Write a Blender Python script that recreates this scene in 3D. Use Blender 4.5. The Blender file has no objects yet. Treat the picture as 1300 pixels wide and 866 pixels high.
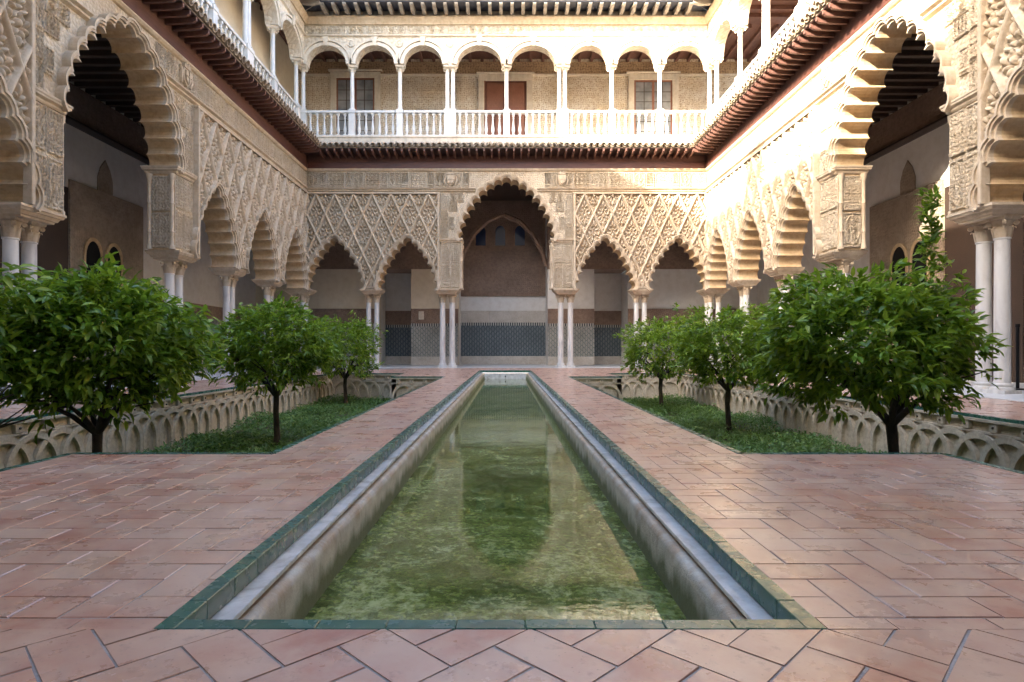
import bpy, math, random
import numpy as np
from mathutils import Vector, Matrix
from mathutils.geometry import tessellate_polygon
rng = random.Random(7)
npr = np.random.default_rng(11)
SC = bpy.context.scene
COL = SC.collection
R = math.radians

# ------------------------------------------------------------------ camera, sky, sun, exposure
HX, D = 8.12, 24.36            # court half width (wall faces), distance of end wall face
FPX, W0 = 765.0, 1300.0
cam_d = bpy.data.cameras.new('camera'); cam = bpy.data.objects.new('camera', cam_d); COL.objects.link(cam)
cam.location = (0, 0, 0.77); cam.rotation_euler = (R(90), 0, 0)
cam_d.sensor_width = 36.0; cam_d.lens = FPX / W0 * 36.0
cam_d.shift_x = (650 - 643) / W0; cam_d.shift_y = (443 - 433) / W0
cam_d.clip_start = 0.05; cam_d.clip_end = 2000
SC.camera = cam

SLX, SLY = 0.56, 0.75          # sun slope seen along the two walls
to_sun = Vector((-1 / SLX, -1 / SLY, 1.0)).normalized()
sun_el = math.asin(to_sun.z); sun_az = math.atan2(to_sun.x, to_sun.y)   # from +Y towards +X
world = bpy.data.worlds.new('World'); SC.world = world; world.use_nodes = True
wn = world.node_tree.nodes; wl = world.node_tree.links
bg = wn['Background']; sky = wn.new('ShaderNodeTexSky'); sky.sky_type = 'NISHITA'; sky.sun_disc = False
sky.dust_density = 4.5; sky.ozone_density = 1.2; sky.sun_elevation = sun_el; sky.sun_rotation = sun_az
wl.new(sky.outputs[0], bg.inputs[0]); bg.inputs[1].default_value = 0.15
sun_d = bpy.data.lights.new('sun', 'SUN'); sun_d.energy = 2.0; sun_d.angle = R(0.5); sun_d.color = (1.0, 0.91, 0.77)
sun = bpy.data.objects.new('sun', sun_d); COL.objects.link(sun)
sun.rotation_euler = (-to_sun).to_track_quat('-Z', 'Y').to_euler(); sun.location = to_sun * 60
SC.view_settings.view_transform = 'Standard'; SC.view_settings.look = 'None'
SC.view_settings.gamma = 1.0; SC.view_settings.use_curve_mapping = False
SC.view_settings.exposure = 3.42
SC.cycles.use_denoising = True
SC.cycles.max_bounces = 8; SC.cycles.diffuse_bounces = 4; SC.cycles.glossy_bounces = 3
SC.cycles.transparent_max_bounces = 12; SC.cycles.sample_clamp_indirect = 8.0

# ------------------------------------------------------------------ mesh helpers
class MB:
    def __init__(s): s.v = []; s.f = []
    def add(s, vs, fs):
        o = len(s.v); s.v += [tuple(p) for p in vs]; s.f += [tuple(i + o for i in f) for f in fs]; return s
    def box(s, x0, x1, y0, y1, z0, z1):
        return s.add([(x0,y0,z0),(x1,y0,z0),(x1,y1,z0),(x0,y1,z0),(x0,y0,z1),(x1,y0,z1),(x1,y1,z1),(x0,y1,z1)],
                     [(0,3,2,1),(4,5,6,7),(0,1,5,4),(1,2,6,5),(2,3,7,6),(3,0,4,7)])
    def bbox(s, x0, x1, y0, y1, z0, z1, b=0.008):
        """box with chamfered edges"""
        xs=(x0,x0+b,x1-b,x1); vs=[]; fs=[]
        def rect(x0,x1,y0,y1,z): return [(x0,y0,z),(x1,y0,z),(x1,y1,z),(x0,y1,z)]
        def octo(z): return [(x0+b,y0,z),(x1-b,y0,z),(x1,y0+b,z),(x1,y1-b,z),(x1-b,y1,z),(x0+b,y1,z),(x0,y1-b,z),(x0,y0+b,z)]
        def octi(z): return [(x0+b,y0+b,z),(x1-b,y0+b,z),(x1-b,y0+b,z),(x1-b,y1-b,z),(x1-b,y1-b,z),(x0+b,y1-b,z),(x0+b,y1-b,z),(x0+b,y0+b,z)]
        vs = octi(z0)+octo(z0+b)+octo(z1-b)+octi(z1)
        for r in range(3):
            for i in range(8):
                j=(i+1)%8; fs.append((r*8+i,r*8+j,r*8+8+j,r*8+8+i))
        fs.append((0,7,5,3)[::1]); fs.append((24,26,28,30))
        return s.add(vs,fs)
    def prism(s, poly, y0, y1, plane='xz'):
        """poly of (a,b) extruded through y0..y1 (plane xz), or x (plane yz), or z (plane xy)"""
        n=len(poly)
        tr = tessellate_polygon([[Vector((p[0],p[1],0)) for p in poly]])
        def P(p,d):
            if plane=='xz': return (p[0],d,p[1])
            if plane=='yz': return (d,p[0],p[1])
            return (p[0],p[1],d)
        vs=[P(p,y0) for p in poly]+[P(p,y1) for p in poly]
        fs=[tuple(t) for t in tr]+[tuple(i+n for i in t[::-1]) for t in tr]
        fs+=[(i,(i+1)%n,(i+1)%n+n,i+n) for i in range(n)]
        return s.add(vs,fs)
    def strip(s, a, b, y0, y1):
        """band between two open polylines a,b (x,z), front at y0, back at y1"""
        n=len(a); vs=[(p[0],y0,p[1]) for p in a]+[(p[0],y0,p[1]) for p in b]+[(p[0],y1,p[1]) for p in a]+[(p[0],y1,p[1]) for p in b]; fs=[]
        for i in range(n-1):
            fs+=[(i,i+1,n+i+1,n+i),(n+i,n+i+1,3*n+i+1,3*n+i),(i+1,i,2*n+i,2*n+i+1)]
        fs+=[(0,n,3*n,2*n),(n-1,2*n-1+0,4*n-1,3*n-1)]
        return s.add(vs,fs)
    def lathe(s, prof, n=16, cx=0, cy=0):
        vs=[];fs=[]
        for r,z in prof:
            for i in range(n):
                a=2*math.pi*i/n; vs.append((cx+r*math.cos(a),cy+r*math.sin(a),z))
        for k in range(len(prof)-1):
            for i in range(n):
                j=(i+1)%n; fs.append((k*n+i,k*n+j,k*n+n+j,k*n+n+i))
        fs.append(tuple(range(n))[::-1]); fs.append(tuple((len(prof)-1)*n+i for i in range(n)))
        return s.add(vs,fs)
    def loft(s, secs, cx=0, cy=0):
        """stack of rectangles (z, hx, hy)"""
        vs=[];fs=[]
        for z,hx,hy in secs: vs+=[(cx-hx,cy-hy,z),(cx+hx,cy-hy,z),(cx+hx,cy+hy,z),(cx-hx,cy+hy,z)]
        for k in range(len(secs)-1):
            for i in range(4):
                j=(i+1)%4; fs.append((k*4+i,k*4+j,k*4+4+j,k*4+4+i))
        fs.append((3,2,1,0)); m=len(secs)*4-4; fs.append((m,m+1,m+2,m+3))
        return s.add(vs,fs)
    def tube(s, pts, rads, n=8):
        pts=[Vector(p) for p in pts]; vs=[];fs=[]
        for k,p in enumerate(pts):
            t=(pts[min(k+1,len(pts)-1)]-pts[max(k-1,0)]).normalized()
            a=t.orthogonal().normalized() if k==0 else (a-t*a.dot(t)).normalized()
            b=t.cross(a)
            for i in range(n):
                q=2*math.pi*i/n; vs.append(tuple(p+rads[k]*(a*math.cos(q)+b*math.sin(q))))
        for k in range(len(pts)-1):
            for i in range(n):
                j=(i+1)%n; fs.append((k*n+i,k*n+j,k*n+n+j,k*n+n+i))
        fs.append(tuple(range(n))[::-1]); fs.append(tuple((len(pts)-1)*n+i for i in range(n)))
        return s.add(vs,fs)
    def mesh(s, name, mat, smooth=None):
        m=bpy.data.meshes.new(name); m.from_pydata(s.v,[],s.f); m.materials.append(mat)
        if smooth is not None:
            m.polygons.foreach_set('use_smooth',[True]*len(m.polygons)); m.set_sharp_from_angle(angle=R(smooth))
        m.update(); return m

def np_mesh(name, V, F, mat, smooth=False, rnd=None):
    """V (n,3), F (m,k) uniform faces; rnd one value per face"""
    m=bpy.data.meshes.new(name); V=np.asarray(V,np.float32); F=np.asarray(F,np.int32); k=F.shape[1]
    m.vertices.add(len(V)); m.vertices.foreach_set('co',V.ravel())
    m.loops.add(F.size); m.loops.foreach_set('vertex_index',F.ravel())
    m.polygons.add(len(F)); m.polygons.foreach_set('loop_start',np.arange(0,F.size,k,dtype=np.int32)); m.polygons.foreach_set('loop_total',np.full(len(F),k,np.int32))
    if smooth: m.polygons.foreach_set('use_smooth',np.ones(len(F),bool))
    if rnd is not None:
        a=m.attributes.new('rnd','FLOAT','FACE'); a.data.foreach_set('value',np.asarray(rnd,np.float32))
    m.materials.append(mat); m.update(); m.validate(); return m

def obj(name, mesh, parent=None, loc=(0,0,0), rot=(0,0,0), scale=(1,1,1), kind=None, label=None):
    o=bpy.data.objects.new(name,mesh); COL.objects.link(o); o.location=loc; o.rotation_euler=rot; o.scale=scale
    if parent: o.parent=parent
    if kind: o['kind']=kind
    if label: o['label']=label
    return o
def thing(name,label,cat,loc=(0,0,0),rz=0,group=None):
    o=obj(name,None,None,loc,(0,0,rz)); o.empty_display_size=0.3; o['label']=label; o['category']=cat
    if group: o['group']=group
    return o

# ------------------------------------------------------------------ materials
class NT:
    def __init__(s,name):
        s.m=bpy.data.materials.new(name); s.m.use_nodes=True; s.t=s.m.node_tree; s.n=s.t.nodes; s.b=s.n['Principled BSDF']
        s.co=None
    def new(s,t,**k):
        x=s.n.new(t)
        for a,v in k.items(): setattr(x,a,v)
        return x
    def set(s,sock,v):
        if hasattr(v,'links') or isinstance(v,bpy.types.NodeSocket): s.t.links.new(v,sock)
        else:
            if isinstance(v,(tuple,list)) and len(v)==3 and sock.type=='RGBA': v=(*v,1)
            sock.default_value=v
    def coord(s,which='Object'):
        if s.co is None: s.co=s.new('ShaderNodeTexCoord')
        return s.co.outputs[which]
    def pos(s): return s.new('ShaderNodeNewGeometry').outputs['Position']
    def map(s,v,scale=(1,1,1),rot=(0,0,0)):
        x=s.new('ShaderNodeMapping'); s.set(x.inputs[0],v); x.inputs['Scale'].default_value=scale; x.inputs['Rotation'].default_value=rot; return x.outputs[0]
    def noise(s,v,sc,det=4,rough=0.55,dist=0.0):
        x=s.new('ShaderNodeTexNoise'); s.set(x.inputs['Vector'],v); x.inputs['Scale'].default_value=sc; x.inputs['Detail'].default_value=det; x.inputs['Roughness'].default_value=rough; x.inputs['Distortion'].default_value=dist; return x.outputs['Fac']
    def voro(s,v,sc,feat='F1',out='Distance',rand=1.0):
        x=s.new('ShaderNodeTexVoronoi',feature=feat); s.set(x.inputs['Vector'],v); x.inputs['Scale'].default_value=sc; x.inputs['Randomness'].default_value=rand; return x.outputs[out]
    def ramp(s,v,stops,interp='LINEAR'):
        x=s.new('ShaderNodeValToRGB'); s.set(x.inputs[0],v); r=x.color_ramp; r.interpolation=interp
        while len(r.elements)<len(stops): r.elements.new(0.5)
        for e,(p,c) in zip(r.elements,stops):
            e.position=p; e.color=(*c,1) if isinstance(c,(tuple,list)) else (c,c,c,1)
        return x.outputs[0]
    def mix(s,f,a,b,mode='MIX'):
        x=s.new('ShaderNodeMix',data_type='RGBA',blend_type=mode); s.set(x.inputs[0],f); s.set(x.inputs[6],a); s.set(x.inputs[7],b); return x.outputs[2]
    def math(s,op,a,b=0.0,c=None):
        x=s.new('ShaderNodeMath',operation=op); s.set(x.inputs[0],a); s.set(x.inputs[1],b)
        if c is not None: s.set(x.inputs[2],c)
        return x.outputs[0]
    def sep(s,v): x=s.new('ShaderNodeSeparateXYZ'); s.set(x.inputs[0],v); return x.outputs
    def attr(s,n): return s.new('ShaderNodeAttribute',attribute_name=n).outputs['Fac']
    def orand(s): return s.new('ShaderNodeObjectInfo').outputs['Random']
    def bump(s,h,strength=0.5,dist=0.01,prev=None):
        x=s.new('ShaderNodeBump'); s.set(x.inputs['Height'],h); x.inputs['Strength'].default_value=strength; x.inputs['Distance'].default_value=dist
        if prev is not None: s.set(x.inputs['Normal'],prev)
        return x.outputs[0]
    def done(s,col=None,rough=None,normal=None,**k):
        if col is not None: s.set(s.b.inputs['Base Color'],col)
        if rough is not None: s.set(s.b.inputs['Roughness'],rough)
        if normal is not None: s.set(s.b.inputs['Normal'],normal)
        for a,v in k.items(): s.set(s.b.inputs[a.replace('_',' ')],v)
        return s.m

def mottled(name,c1,c2,c3=None,sc=1.2,rough=0.8,bump=0.4,bd=0.006,bsc=30,spots=None,carve=0,vstreak=False,low_tint=None):
    t=NT(name); p=t.coord('Object'); wp=t.pos()
    f=t.noise(wp,sc,6,0.6); c=t.ramp(f,[(0.3,c1),(0.68,c2)])
    f2=t.noise(wp,sc*7,4,0.6); c=t.mix(t.ramp(f2,[(0.42,0.0),(0.75,0.55)]),c,c3 or tuple(x*0.82 for x in c1))
    if vstreak:
        f3=t.noise(t.map(wp,(3,3,0.35)),1.6,5,0.6); c=t.mix(t.ramp(f3,[(0.52,0.0),(0.72,0.5)]),c,tuple(x*0.62 for x in c1))
    h=t.noise(wp,bsc,5,0.65); n=t.bump(h,bump,bd)
    if carve:
        # fine arabesque relief: warped crossing ridges
        s0=t.sep(wp); s=(t.math('ADD',s0[0],s0[1]),None,s0[2]); k=carve
        wx=t.math('ADD',s[0],t.math('MULTIPLY',t.math('SINE',t.math('MULTIPLY',s[2],k*0.8)),0.55/k))
        wz=t.math('ADD',s[2],t.math('MULTIPLY',t.math('SINE',t.math('MULTIPLY',s[0],k*0.8)),0.55/k))
        a=t.math('ABSOLUTE',t.math('SINE',t.math('MULTIPLY',wx,k))); b=t.math('ABSOLUTE',t.math('SINE',t.math('MULTIPLY',wz,k)))
        v=t.voro(wp,k*0.42,'SMOOTH_F1')
        hh=t.math('ADD',t.math('MULTIPLY',a,b),t.math('MULTIPLY',v,0.8))
        n=t.bump(hh,0.7,0.016,n)
        if low_tint: c=t.mix(t.ramp(hh,[(0.30,0.85),(0.62,0.0)]),c,low_tint)  # mixes a second tone into the low parts of the carving
    return t.done(c,rough,n)

MAT={}
MAT['stucco']=mottled('stucco',(0.52,0.405,0.275),(0.65,0.55,0.415),(0.38,0.26,0.15),bump=0.5,vstreak=True)
MAT['stucco_carved']=mottled('stucco_carved',(0.52,0.41,0.28),(0.65,0.555,0.42),(0.38,0.265,0.155),bump=0.4,carve=34,vstreak=True)
MAT['stucco_soffit']=mottled('stucco_soffit',(0.54,0.38,0.21),(0.63,0.48,0.30),(0.34,0.20,0.09),bump=0.4)  # orange-brown stain, with golden bounced light put into the colour
MAT['relief']=mottled('relief_stucco',(0.51,0.395,0.265),(0.66,0.56,0.425),(0.36,0.24,0.135),sc=1.5,bump=0.35,bsc=60,vstreak=True)
MAT['panel_relief']=mottled('panel_relief',(0.51,0.40,0.27),(0.65,0.555,0.42),(0.37,0.25,0.14),sc=1.5,carve=40,vstreak=True)
MAT['upper_plaster']=mottled('upper_plaster',(0.66,0.575,0.455),(0.75,0.68,0.57),(0.52,0.41,0.28),bump=0.4,vstreak=True)
MAT['upper_carved']=mottled('upper_carved',(0.66,0.575,0.455),(0.75,0.68,0.57),(0.50,0.39,0.26),carve=20,low_tint=(0.54,0.43,0.30))
MAT['upper_back']=mottled('upper_back_stucco',(0.72,0.59,0.42),(0.84,0.79,0.70),(0.46,0.31,0.17),sc=0.9,carve=30,low_tint=(0.40,0.27,0.15))
MAT['upper_frieze']=mottled('upper_frieze_plaster',(0.34,0.22,0.12),(0.50,0.36,0.22),(0.20,0.12,0.07),carve=26,low_tint=(0.16,0.10,0.06))
MAT['plaster']=mottled('gallery_plaster',(0.68,0.65,0.60),(0.76,0.73,0.68),(0.56,0.51,0.44),sc=0.6,bump=0.15)
MAT['plaster_warm']=mottled('gallery_plaster_warm',(0.70,0.61,0.46),(0.77,0.68,0.53),(0.60,0.50,0.36),sc=0.6,bump=0.15)
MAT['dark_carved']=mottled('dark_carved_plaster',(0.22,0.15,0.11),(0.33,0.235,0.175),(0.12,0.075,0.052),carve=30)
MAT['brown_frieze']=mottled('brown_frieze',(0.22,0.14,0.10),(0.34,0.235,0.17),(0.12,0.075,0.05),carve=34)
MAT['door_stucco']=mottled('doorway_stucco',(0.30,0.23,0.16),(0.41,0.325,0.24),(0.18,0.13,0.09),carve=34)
MAT['plinth']=mottled('plinth_stone',(0.46,0.41,0.34),(0.58,0.53,0.46),(0.34,0.27,0.19),sc=2.5)
MAT['marble_floor']=mottled('marble_floor',(0.60,0.59,0.57),(0.70,0.69,0.67),(0.50,0.48,0.45),sc=1.5,rough=0.35,bump=0.05)
MAT['roof_tile']=mottled('roof_tile',(0.42,0.32,0.22),(0.56,0.47,0.36),(0.22,0.17,0.12),sc=5,rough=0.9)
MAT['garden_plaster']=mottled('garden_plaster',(0.55,0.46,0.33),(0.70,0.61,0.47),(0.29,0.21,0.135),sc=3,bump=0.7,bd=0.01)
MAT['concrete']=None
def marble():
    t=NT('column_marble'); p=t.pos()
    f=t.noise(t.map(p,(2.2,2.2,0.7)),1.5,8,0.62,0.6)
    c=t.ramp(f,[(0.28,(0.44,0.42,0.40)),(0.5,(0.66,0.64,0.61)),(0.72,(0.74,0.72,0.68))])
    g=t.noise(t.map(p,(5,5,0.5)),2,5); c=t.mix(t.ramp(g,[(0.5,0.0),(0.8,0.5)]),c,(0.50,0.42,0.33))
    return t.done(c,0.38,t.bump(t.noise(p,25),0.12,0.004))
MAT['marble']=marble()
def white_marble():
    t=NT('white_marble'); p=t.pos(); f=t.noise(p,2.5,7,0.6,0.5)
    return t.done(t.ramp(f,[(0.25,(0.56,0.54,0.505)),(0.6,(0.72,0.70,0.66))]),0.45,t.bump(t.noise(p,30),0.15,0.004))
MAT['white_marble']=white_marble()
def wood(name,c1,c2,sc=8,rough=0.6,axis=(1,1,6)):
    t=NT(name); p=t.coord('Object'); f=t.noise(t.map(p,axis),sc,6,0.6,0.3); g=t.noise(t.pos(),1.3,3)
    c=t.ramp(f,[(0.3,c1),(0.7,c2)]); c=t.mix(t.ramp(g,[(0.4,0.0),(0.7,0.4)]),c,tuple(x*0.6 for x in c1))
    return t.done(c,rough,t.bump(f,0.3,0.004))
MAT['eave_wood']=wood('eave_wood',(0.115,0.05,0.037),(0.215,0.105,0.078),axis=(6,1,6))
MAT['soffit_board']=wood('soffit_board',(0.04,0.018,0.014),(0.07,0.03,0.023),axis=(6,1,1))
MAT['red_beam']=wood('red_beam',(0.095,0.036,0.027),(0.15,0.06,0.043),sc=3,axis=(1,6,6),rough=0.5)
MAT['dark_wood']=wood('dark_wood',(0.035,0.022,0.016),(0.075,0.045,0.03),axis=(6,1,6))
MAT['ceiling_wood']=wood('ceiling_wood',(0.05,0.03,0.022),(0.09,0.055,0.038),axis=(6,1,6))
MAT['door_wood']=wood('door_wood',(0.22,0.085,0.05),(0.33,0.145,0.09),axis=(6,6,1))
MAT['door_rail']=wood('door_rail',(0.12,0.042,0.025),(0.18,0.07,0.042),axis=(6,6,1))
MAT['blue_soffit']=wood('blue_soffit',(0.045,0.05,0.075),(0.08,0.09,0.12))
MAT['bracket_wood']=wood('bracket_wood',(0.24,0.21,0.18),(0.40,0.36,0.31))
MAT['iron']=NT('dark_iron').done((0.02,0.02,0.022),0.5,Metallic=0.8)
def glass():
    t=NT('window_glass'); f=t.noise(t.pos(),2.0,2)
    return t.done(t.ramp(f,[(0.3,(0.26,0.28,0.30)),(0.7,(0.52,0.54,0.56))]),0.06,Metallic=0.35,IOR=1.6)
MAT['glass']=glass()
MAT['blue_pane']=NT('blue_pane').done((0.03,0.045,0.10),0.15)

def terracotta():
    t=NT('terracotta_tile'); p=t.pos()
    r=t.math('FRACT',t.math('ADD',t.attr('rnd'),0.0))
    c=t.ramp(r,[(0.0,(0.43,0.165,0.105)),(0.35,(0.49,0.215,0.14)),(0.7,(0.53,0.265,0.175)),(0.9,(0.57,0.34,0.23)),(1.0,(0.45,0.175,0.12))])
    f=t.noise(p,5,6,0.62); c=t.mix(t.ramp(f,[(0.38,0.0),(0.66,0.75)]),c,(0.64,0.44,0.32))
    g=t.noise(p,1.3,5,0.6); c=t.mix(t.ramp(g,[(0.38,0.0),(0.68,0.6)]),c,(0.64,0.49,0.40))
    s=t.noise(p,17,6,0.7); c=t.mix(t.ramp(s,[(0.56,0.0),(0.72,0.5)]),c,(0.24,0.115,0.085))
    sp=t.voro(p,38,'F1'); c=t.mix(t.ramp(sp,[(0.05,0.5),(0.12,0.0)]),c,(0.20,0.11,0.085))
    ro=t.ramp(t.noise(p,4,6,0.65),[(0.3,0.20),(0.7,0.42)])
    n=t.bump(t.noise(p,7,3),0.22,0.006); n=t.bump(t.noise(p,90,4),0.12,0.002,n)
    return t.done(c,ro,n,Specular_IOR_Level=0.55,Coat_Weight=0.35,Coat_Roughness=0.22)
MAT['terracotta']=terracotta()
MAT['mortar']=mottled('floor_mortar',(0.30,0.26,0.245),(0.50,0.46,0.43),(0.11,0.085,0.07),sc=3,bump=0.6,bsc=120)
def glaze(name,c1,c2):
    t=NT(name); p=t.pos(); f=t.noise(p,9,5,0.65); c=t.ramp(f,[(0.32,c1),(0.68,c2)])
    w=t.noise(p,26,5,0.7); c=t.mix(t.ramp(w,[(0.64,0.0),(0.74,0.5)]),c,(0.16,0.18,0.13))
    c=t.mix(t.math('MULTIPLY',t.orand(),0.45),c,(0.03,0.10,0.11))
    return t.done(c,t.ramp(t.noise(p,14,4),[(0.3,0.16),(0.7,0.36)]),t.bump(t.noise(p,18,3),0.25,0.004),Specular_IOR_Level=0.7)
MAT['green_glaze']=glaze('green_glaze',(0.025,0.10,0.065),(0.05,0.155,0.10))
def basin():
    t=NT('basin_cement'); p=t.pos(); s=t.sep(p)
    f=t.noise(p,6,6,0.6); c=t.ramp(f,[(0.3,(0.46,0.42,0.34)),(0.7,(0.64,0.60,0.51))]); c=t.mix(t.ramp(t.noise(t.map(p,(1,1,.25)),9,6,0.7),[(0.52,0.0),(0.72,0.6)]),c,(0.26,0.21,0.15))
    z=t.math('ADD',s[2],t.math('MULTIPLY',t.math('SUBTRACT',t.noise(t.map(p,(1,1,0.4)),7,5),0.5),0.22))
    rust=t.ramp(z,[(0.0,0.0),(1.0,0.0)])
    zz=t.math('MULTIPLY_ADD',z,4.0,1.0)     # -0.25 -> 0 , 0 -> 1
    c=t.mix(t.ramp(zz,[(0.42,0.0),(0.64,0.7)]),c,(0.34,0.22,0.12))
    c=t.mix(t.ramp(zz,[(0.02,0.92),(0.30,0.0)]),c,(0.12,0.135,0.05))
    return t.done(c,0.7,t.bump(t.noise(p,22,6,0.7),0.7,0.012))
MAT['concrete']=basin()
def ledge():
    t=NT('ledge_lime'); p=t.pos(); f=t.noise(p,8,6,0.6); c=t.ramp(f,[(0.3,(0.48,0.48,0.475)),(0.62,(0.70,0.70,0.69))]); c=t.mix(t.ramp(t.noise(p,3,7,0.7,0.8),[(0.52,0.0),(0.68,0.75)]),c,(0.26,0.24,0.20))
    return t.done(c,0.2,t.bump(t.noise(p,30,5),0.15,0.004))
MAT['ledge']=ledge()
def algae():
    t=NT('pool_floor_algae'); p=t.pos(); f=t.noise(p,2.2,8,0.72,0.8)
    c=t.ramp(f,[(0.32,(0.05,0.08,0.018)),(0.5,(0.15,0.20,0.05)),(0.66,(0.36,0.41,0.17))])
    g=t.noise(p,9,6,0.7,0.6); c=t.mix(t.ramp(g,[(0.5,0.0),(0.66,0.7)]),c,(0.26,0.29,0.13))
    return t.done(c,0.9)
MAT['algae']=algae()
def water():
    t=NT('pool_water'); p=t.pos()
    h=t.noise(t.map(p,(1,1.4,1)),4,3,0.5); h2=t.noise(t.map(p,(1,1.5,1)),26,3,0.6)
    n=t.bump(h,0.018,0.05); n=t.bump(h2,0.022,0.01,n)
    gl=t.new('ShaderNodeBsdfGlossy'); gl.inputs['Roughness'].default_value=0.015; gl.inputs['Color'].default_value=(1,1,1,1); t.set(gl.inputs['Normal'],n)
    tr=t.new('ShaderNodeBsdfTransparent'); tr.inputs['Color'].default_value=(0.66,0.76,0.48,1)
    # suspended silt and floating film, in clumps
    di=t.new('ShaderNodeBsdfDiffuse'); f=t.noise(p,2.6,8,0.7,1.2); fl=t.noise(p,34,6,0.75,0.3)
    f=t.math('ADD',t.math('MULTIPLY',f,0.55),t.math('MULTIPLY',fl,0.45))
    t.set(di.inputs['Color'],t.ramp(f,[(0.38,(0.07,0.10,0.02)),(0.50,(0.19,0.235,0.06)),(0.60,(0.42,0.47,0.22))]))
    big=t.noise(p,1.1,5,0.6,0.6); fine=t.noise(p,22,7,0.75,0.5)
    m0=t.new('ShaderNodeMixShader'); t.set(m0.inputs[0],t.ramp(t.math('ADD',t.math('MULTIPLY',big,0.35),t.math('MULTIPLY',fine,0.65)),[(0.40,0.20),(0.54,0.85)])); t.set(m0.inputs[1],tr.outputs[0]); t.set(m0.inputs[2],di.outputs[0])
    fr=t.new('ShaderNodeFresnel'); fr.inputs['IOR'].default_value=1.33; t.set(fr.inputs['Normal'],n)
    m1=t.new('ShaderNodeMixShader'); t.set(m1.inputs[0],fr.outputs[0]); t.set(m1.inputs[1],m0.outputs[0]); t.set(m1.inputs[2],gl.outputs[0])
    t.t.links.new(m1.outputs[0],t.n['Material Output'].inputs['Surface']); return t.m
MAT['water']=water()
def azulejo(name,cols,per):
    t=NT(name); s=t.sep(t.coord('Object')); k=2*math.pi/per
    def sn(a,b,f): return t.math('SINE',t.math('MULTIPLY',t.math('ADD',t.math('MULTIPLY',s[0],a),t.math('MULTIPLY',s[2],b)),f))
    a=t.math('MULTIPLY',sn(1,0,k),sn(0,1,k)); b=t.math('MULTIPLY',sn(1,1,k),sn(1,-1,k)); c=t.math('MULTIPLY',sn(1,0,2*k),sn(0,1,2*k))
    v=t.math('MULTIPLY_ADD',t.math('ADD',t.math('ADD',a,b),t.math('MULTIPLY',c,0.6)),0.21,0.5)
    col=t.ramp(v,cols,'CONSTANT')
    col=t.mix(t.ramp(t.noise(t.pos(),1.1,4),[(0.35,0.35),(0.65,0.0)]),col,(0.05,0.06,0.06))
    return t.done(col,0.28,t.bump(v,0.1,0.003))
MAT['azul_dark']=azulejo('tile_dado_dark',[(0.0,(0.05,0.065,0.085)),(0.3,(0.14,0.17,0.185)),(0.42,(0.045,0.07,0.075)),(0.62,(0.33,0.35,0.34)),(0.72,(0.05,0.06,0.085))],0.24)
MAT['azul_light']=azulejo('tile_dado_light',[(0.0,(0.10,0.12,0.11)),(0.3,(0.42,0.40,0.34)),(0.44,(0.10,0.13,0.14)),(0.56,(0.50,0.48,0.42)),(0.74,(0.16,0.11,0.06))],0.22)
def merlon():
    t=NT('tile_merlon_band'); s=t.sep(t.coord('Object')); v=t.math('SINE',t.math('MULTIPLY',s[0],2*math.pi/0.11))
    return t.done(t.ramp(t.math('MULTIPLY_ADD',v,0.5,0.5),[(0.0,(0.03,0.035,0.04)),(0.5,(0.45,0.43,0.37))],'CONSTANT'),0.3)
MAT['merlon']=merlon()
def leafmat(name,dark,mid,light):
    t=NT(name); r=t.math('FRACT',t.math('ADD',t.attr('rnd'),t.orand()))
    c=t.ramp(r,[(0.0,dark),(0.5,mid),(0.9,light)])
    f=t.noise(t.pos(),1.8,3); c=t.mix(t.ramp(f,[(0.4,0.0),(0.7,0.45)]),c,light)
    di=t.b; t.set(di.inputs['Base Color'],c); di.inputs['Roughness'].default_value=0.36; di.inputs['Specular IOR Level'].default_value=0.5
    tl=t.new('ShaderNodeBsdfTranslucent'); t.set(tl.inputs['Color'],t.mix(0.5,c,light))
    m=t.new('ShaderNodeMixShader'); m.inputs[0].default_value=0.36; t.set(m.inputs[1],di.outputs[0]); t.set(m.inputs[2],tl.outputs[0])
    t.t.links.new(m.outputs[0],t.n['Material Output'].inputs['Surface']); return t.m
MAT['leaf']=leafmat('orange_leaf',(0.035,0.105,0.010),(0.115,0.26,0.018),(0.36,0.50,0.045))
MAT['ground_leaf']=leafmat('ground_leaf',(0.045,0.115,0.025),(0.10,0.21,0.04),(0.20,0.32,0.075))
MAT['bark']=mottled('bark',(0.05,0.037,0.027),(0.085,0.065,0.05),(0.03,0.022,0.016),sc=8,bump=0.8,bd=0.01,bsc=40)
MAT['soil']=mottled('soil',(0.06,0.045,0.03),(0.10,0.075,0.05),sc=4,bump=0.8,bd=0.02)
MAT['plain_ground']=mottled('plain_ground',(0.20,0.17,0.13),(0.27,0.23,0.18),sc=0.3)

def box_mesh(name,mat,*b,bev=0): 
    m=MB(); (m.bbox(*b,b=bev) if bev else m.box(*b)); return m.mesh(name,mat)

# ------------------------------------------------------------------ ground, floor, pool
obj('ground',MB().add([(-150,-150,-1.3),(150,-150,-1.3),(150,150,-1.3),(-150,150,-1.3)],[(0,1,2,3)]).mesh('ground',MAT['plain_ground']),kind='structure')
PX0,PX1,PY0,PY1=-0.971,0.883,1.655,21.6          # pool outer edge
GX0,GXM,GX1=1.72,3.2,5.5; GY0,GYM0,GYM1,GY1=2.4,4.43,16.8,19.0
TX,TY0,TY1=7.5,-0.9,24.15
cells=[(-TX,TX,TY0,PY0),(-TX,TX,PY1,TY1)]
for sg in (-1,1):
    PE=PX1 if sg>0 else -PX0
    for a,b,c,d in ((PE,GXM,PY0,GYM0),(GXM,TX,PY0,GY0),(PE,GX0,GYM0,GYM1),(PE,GXM,GYM1,GY1),(GX1,TX,GY0,GY1),(PE,TX,GY1,PY1)):
        cells.append((a,b,c,d) if sg>0 else (-b,-a,c,d))
m=MB()
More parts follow.
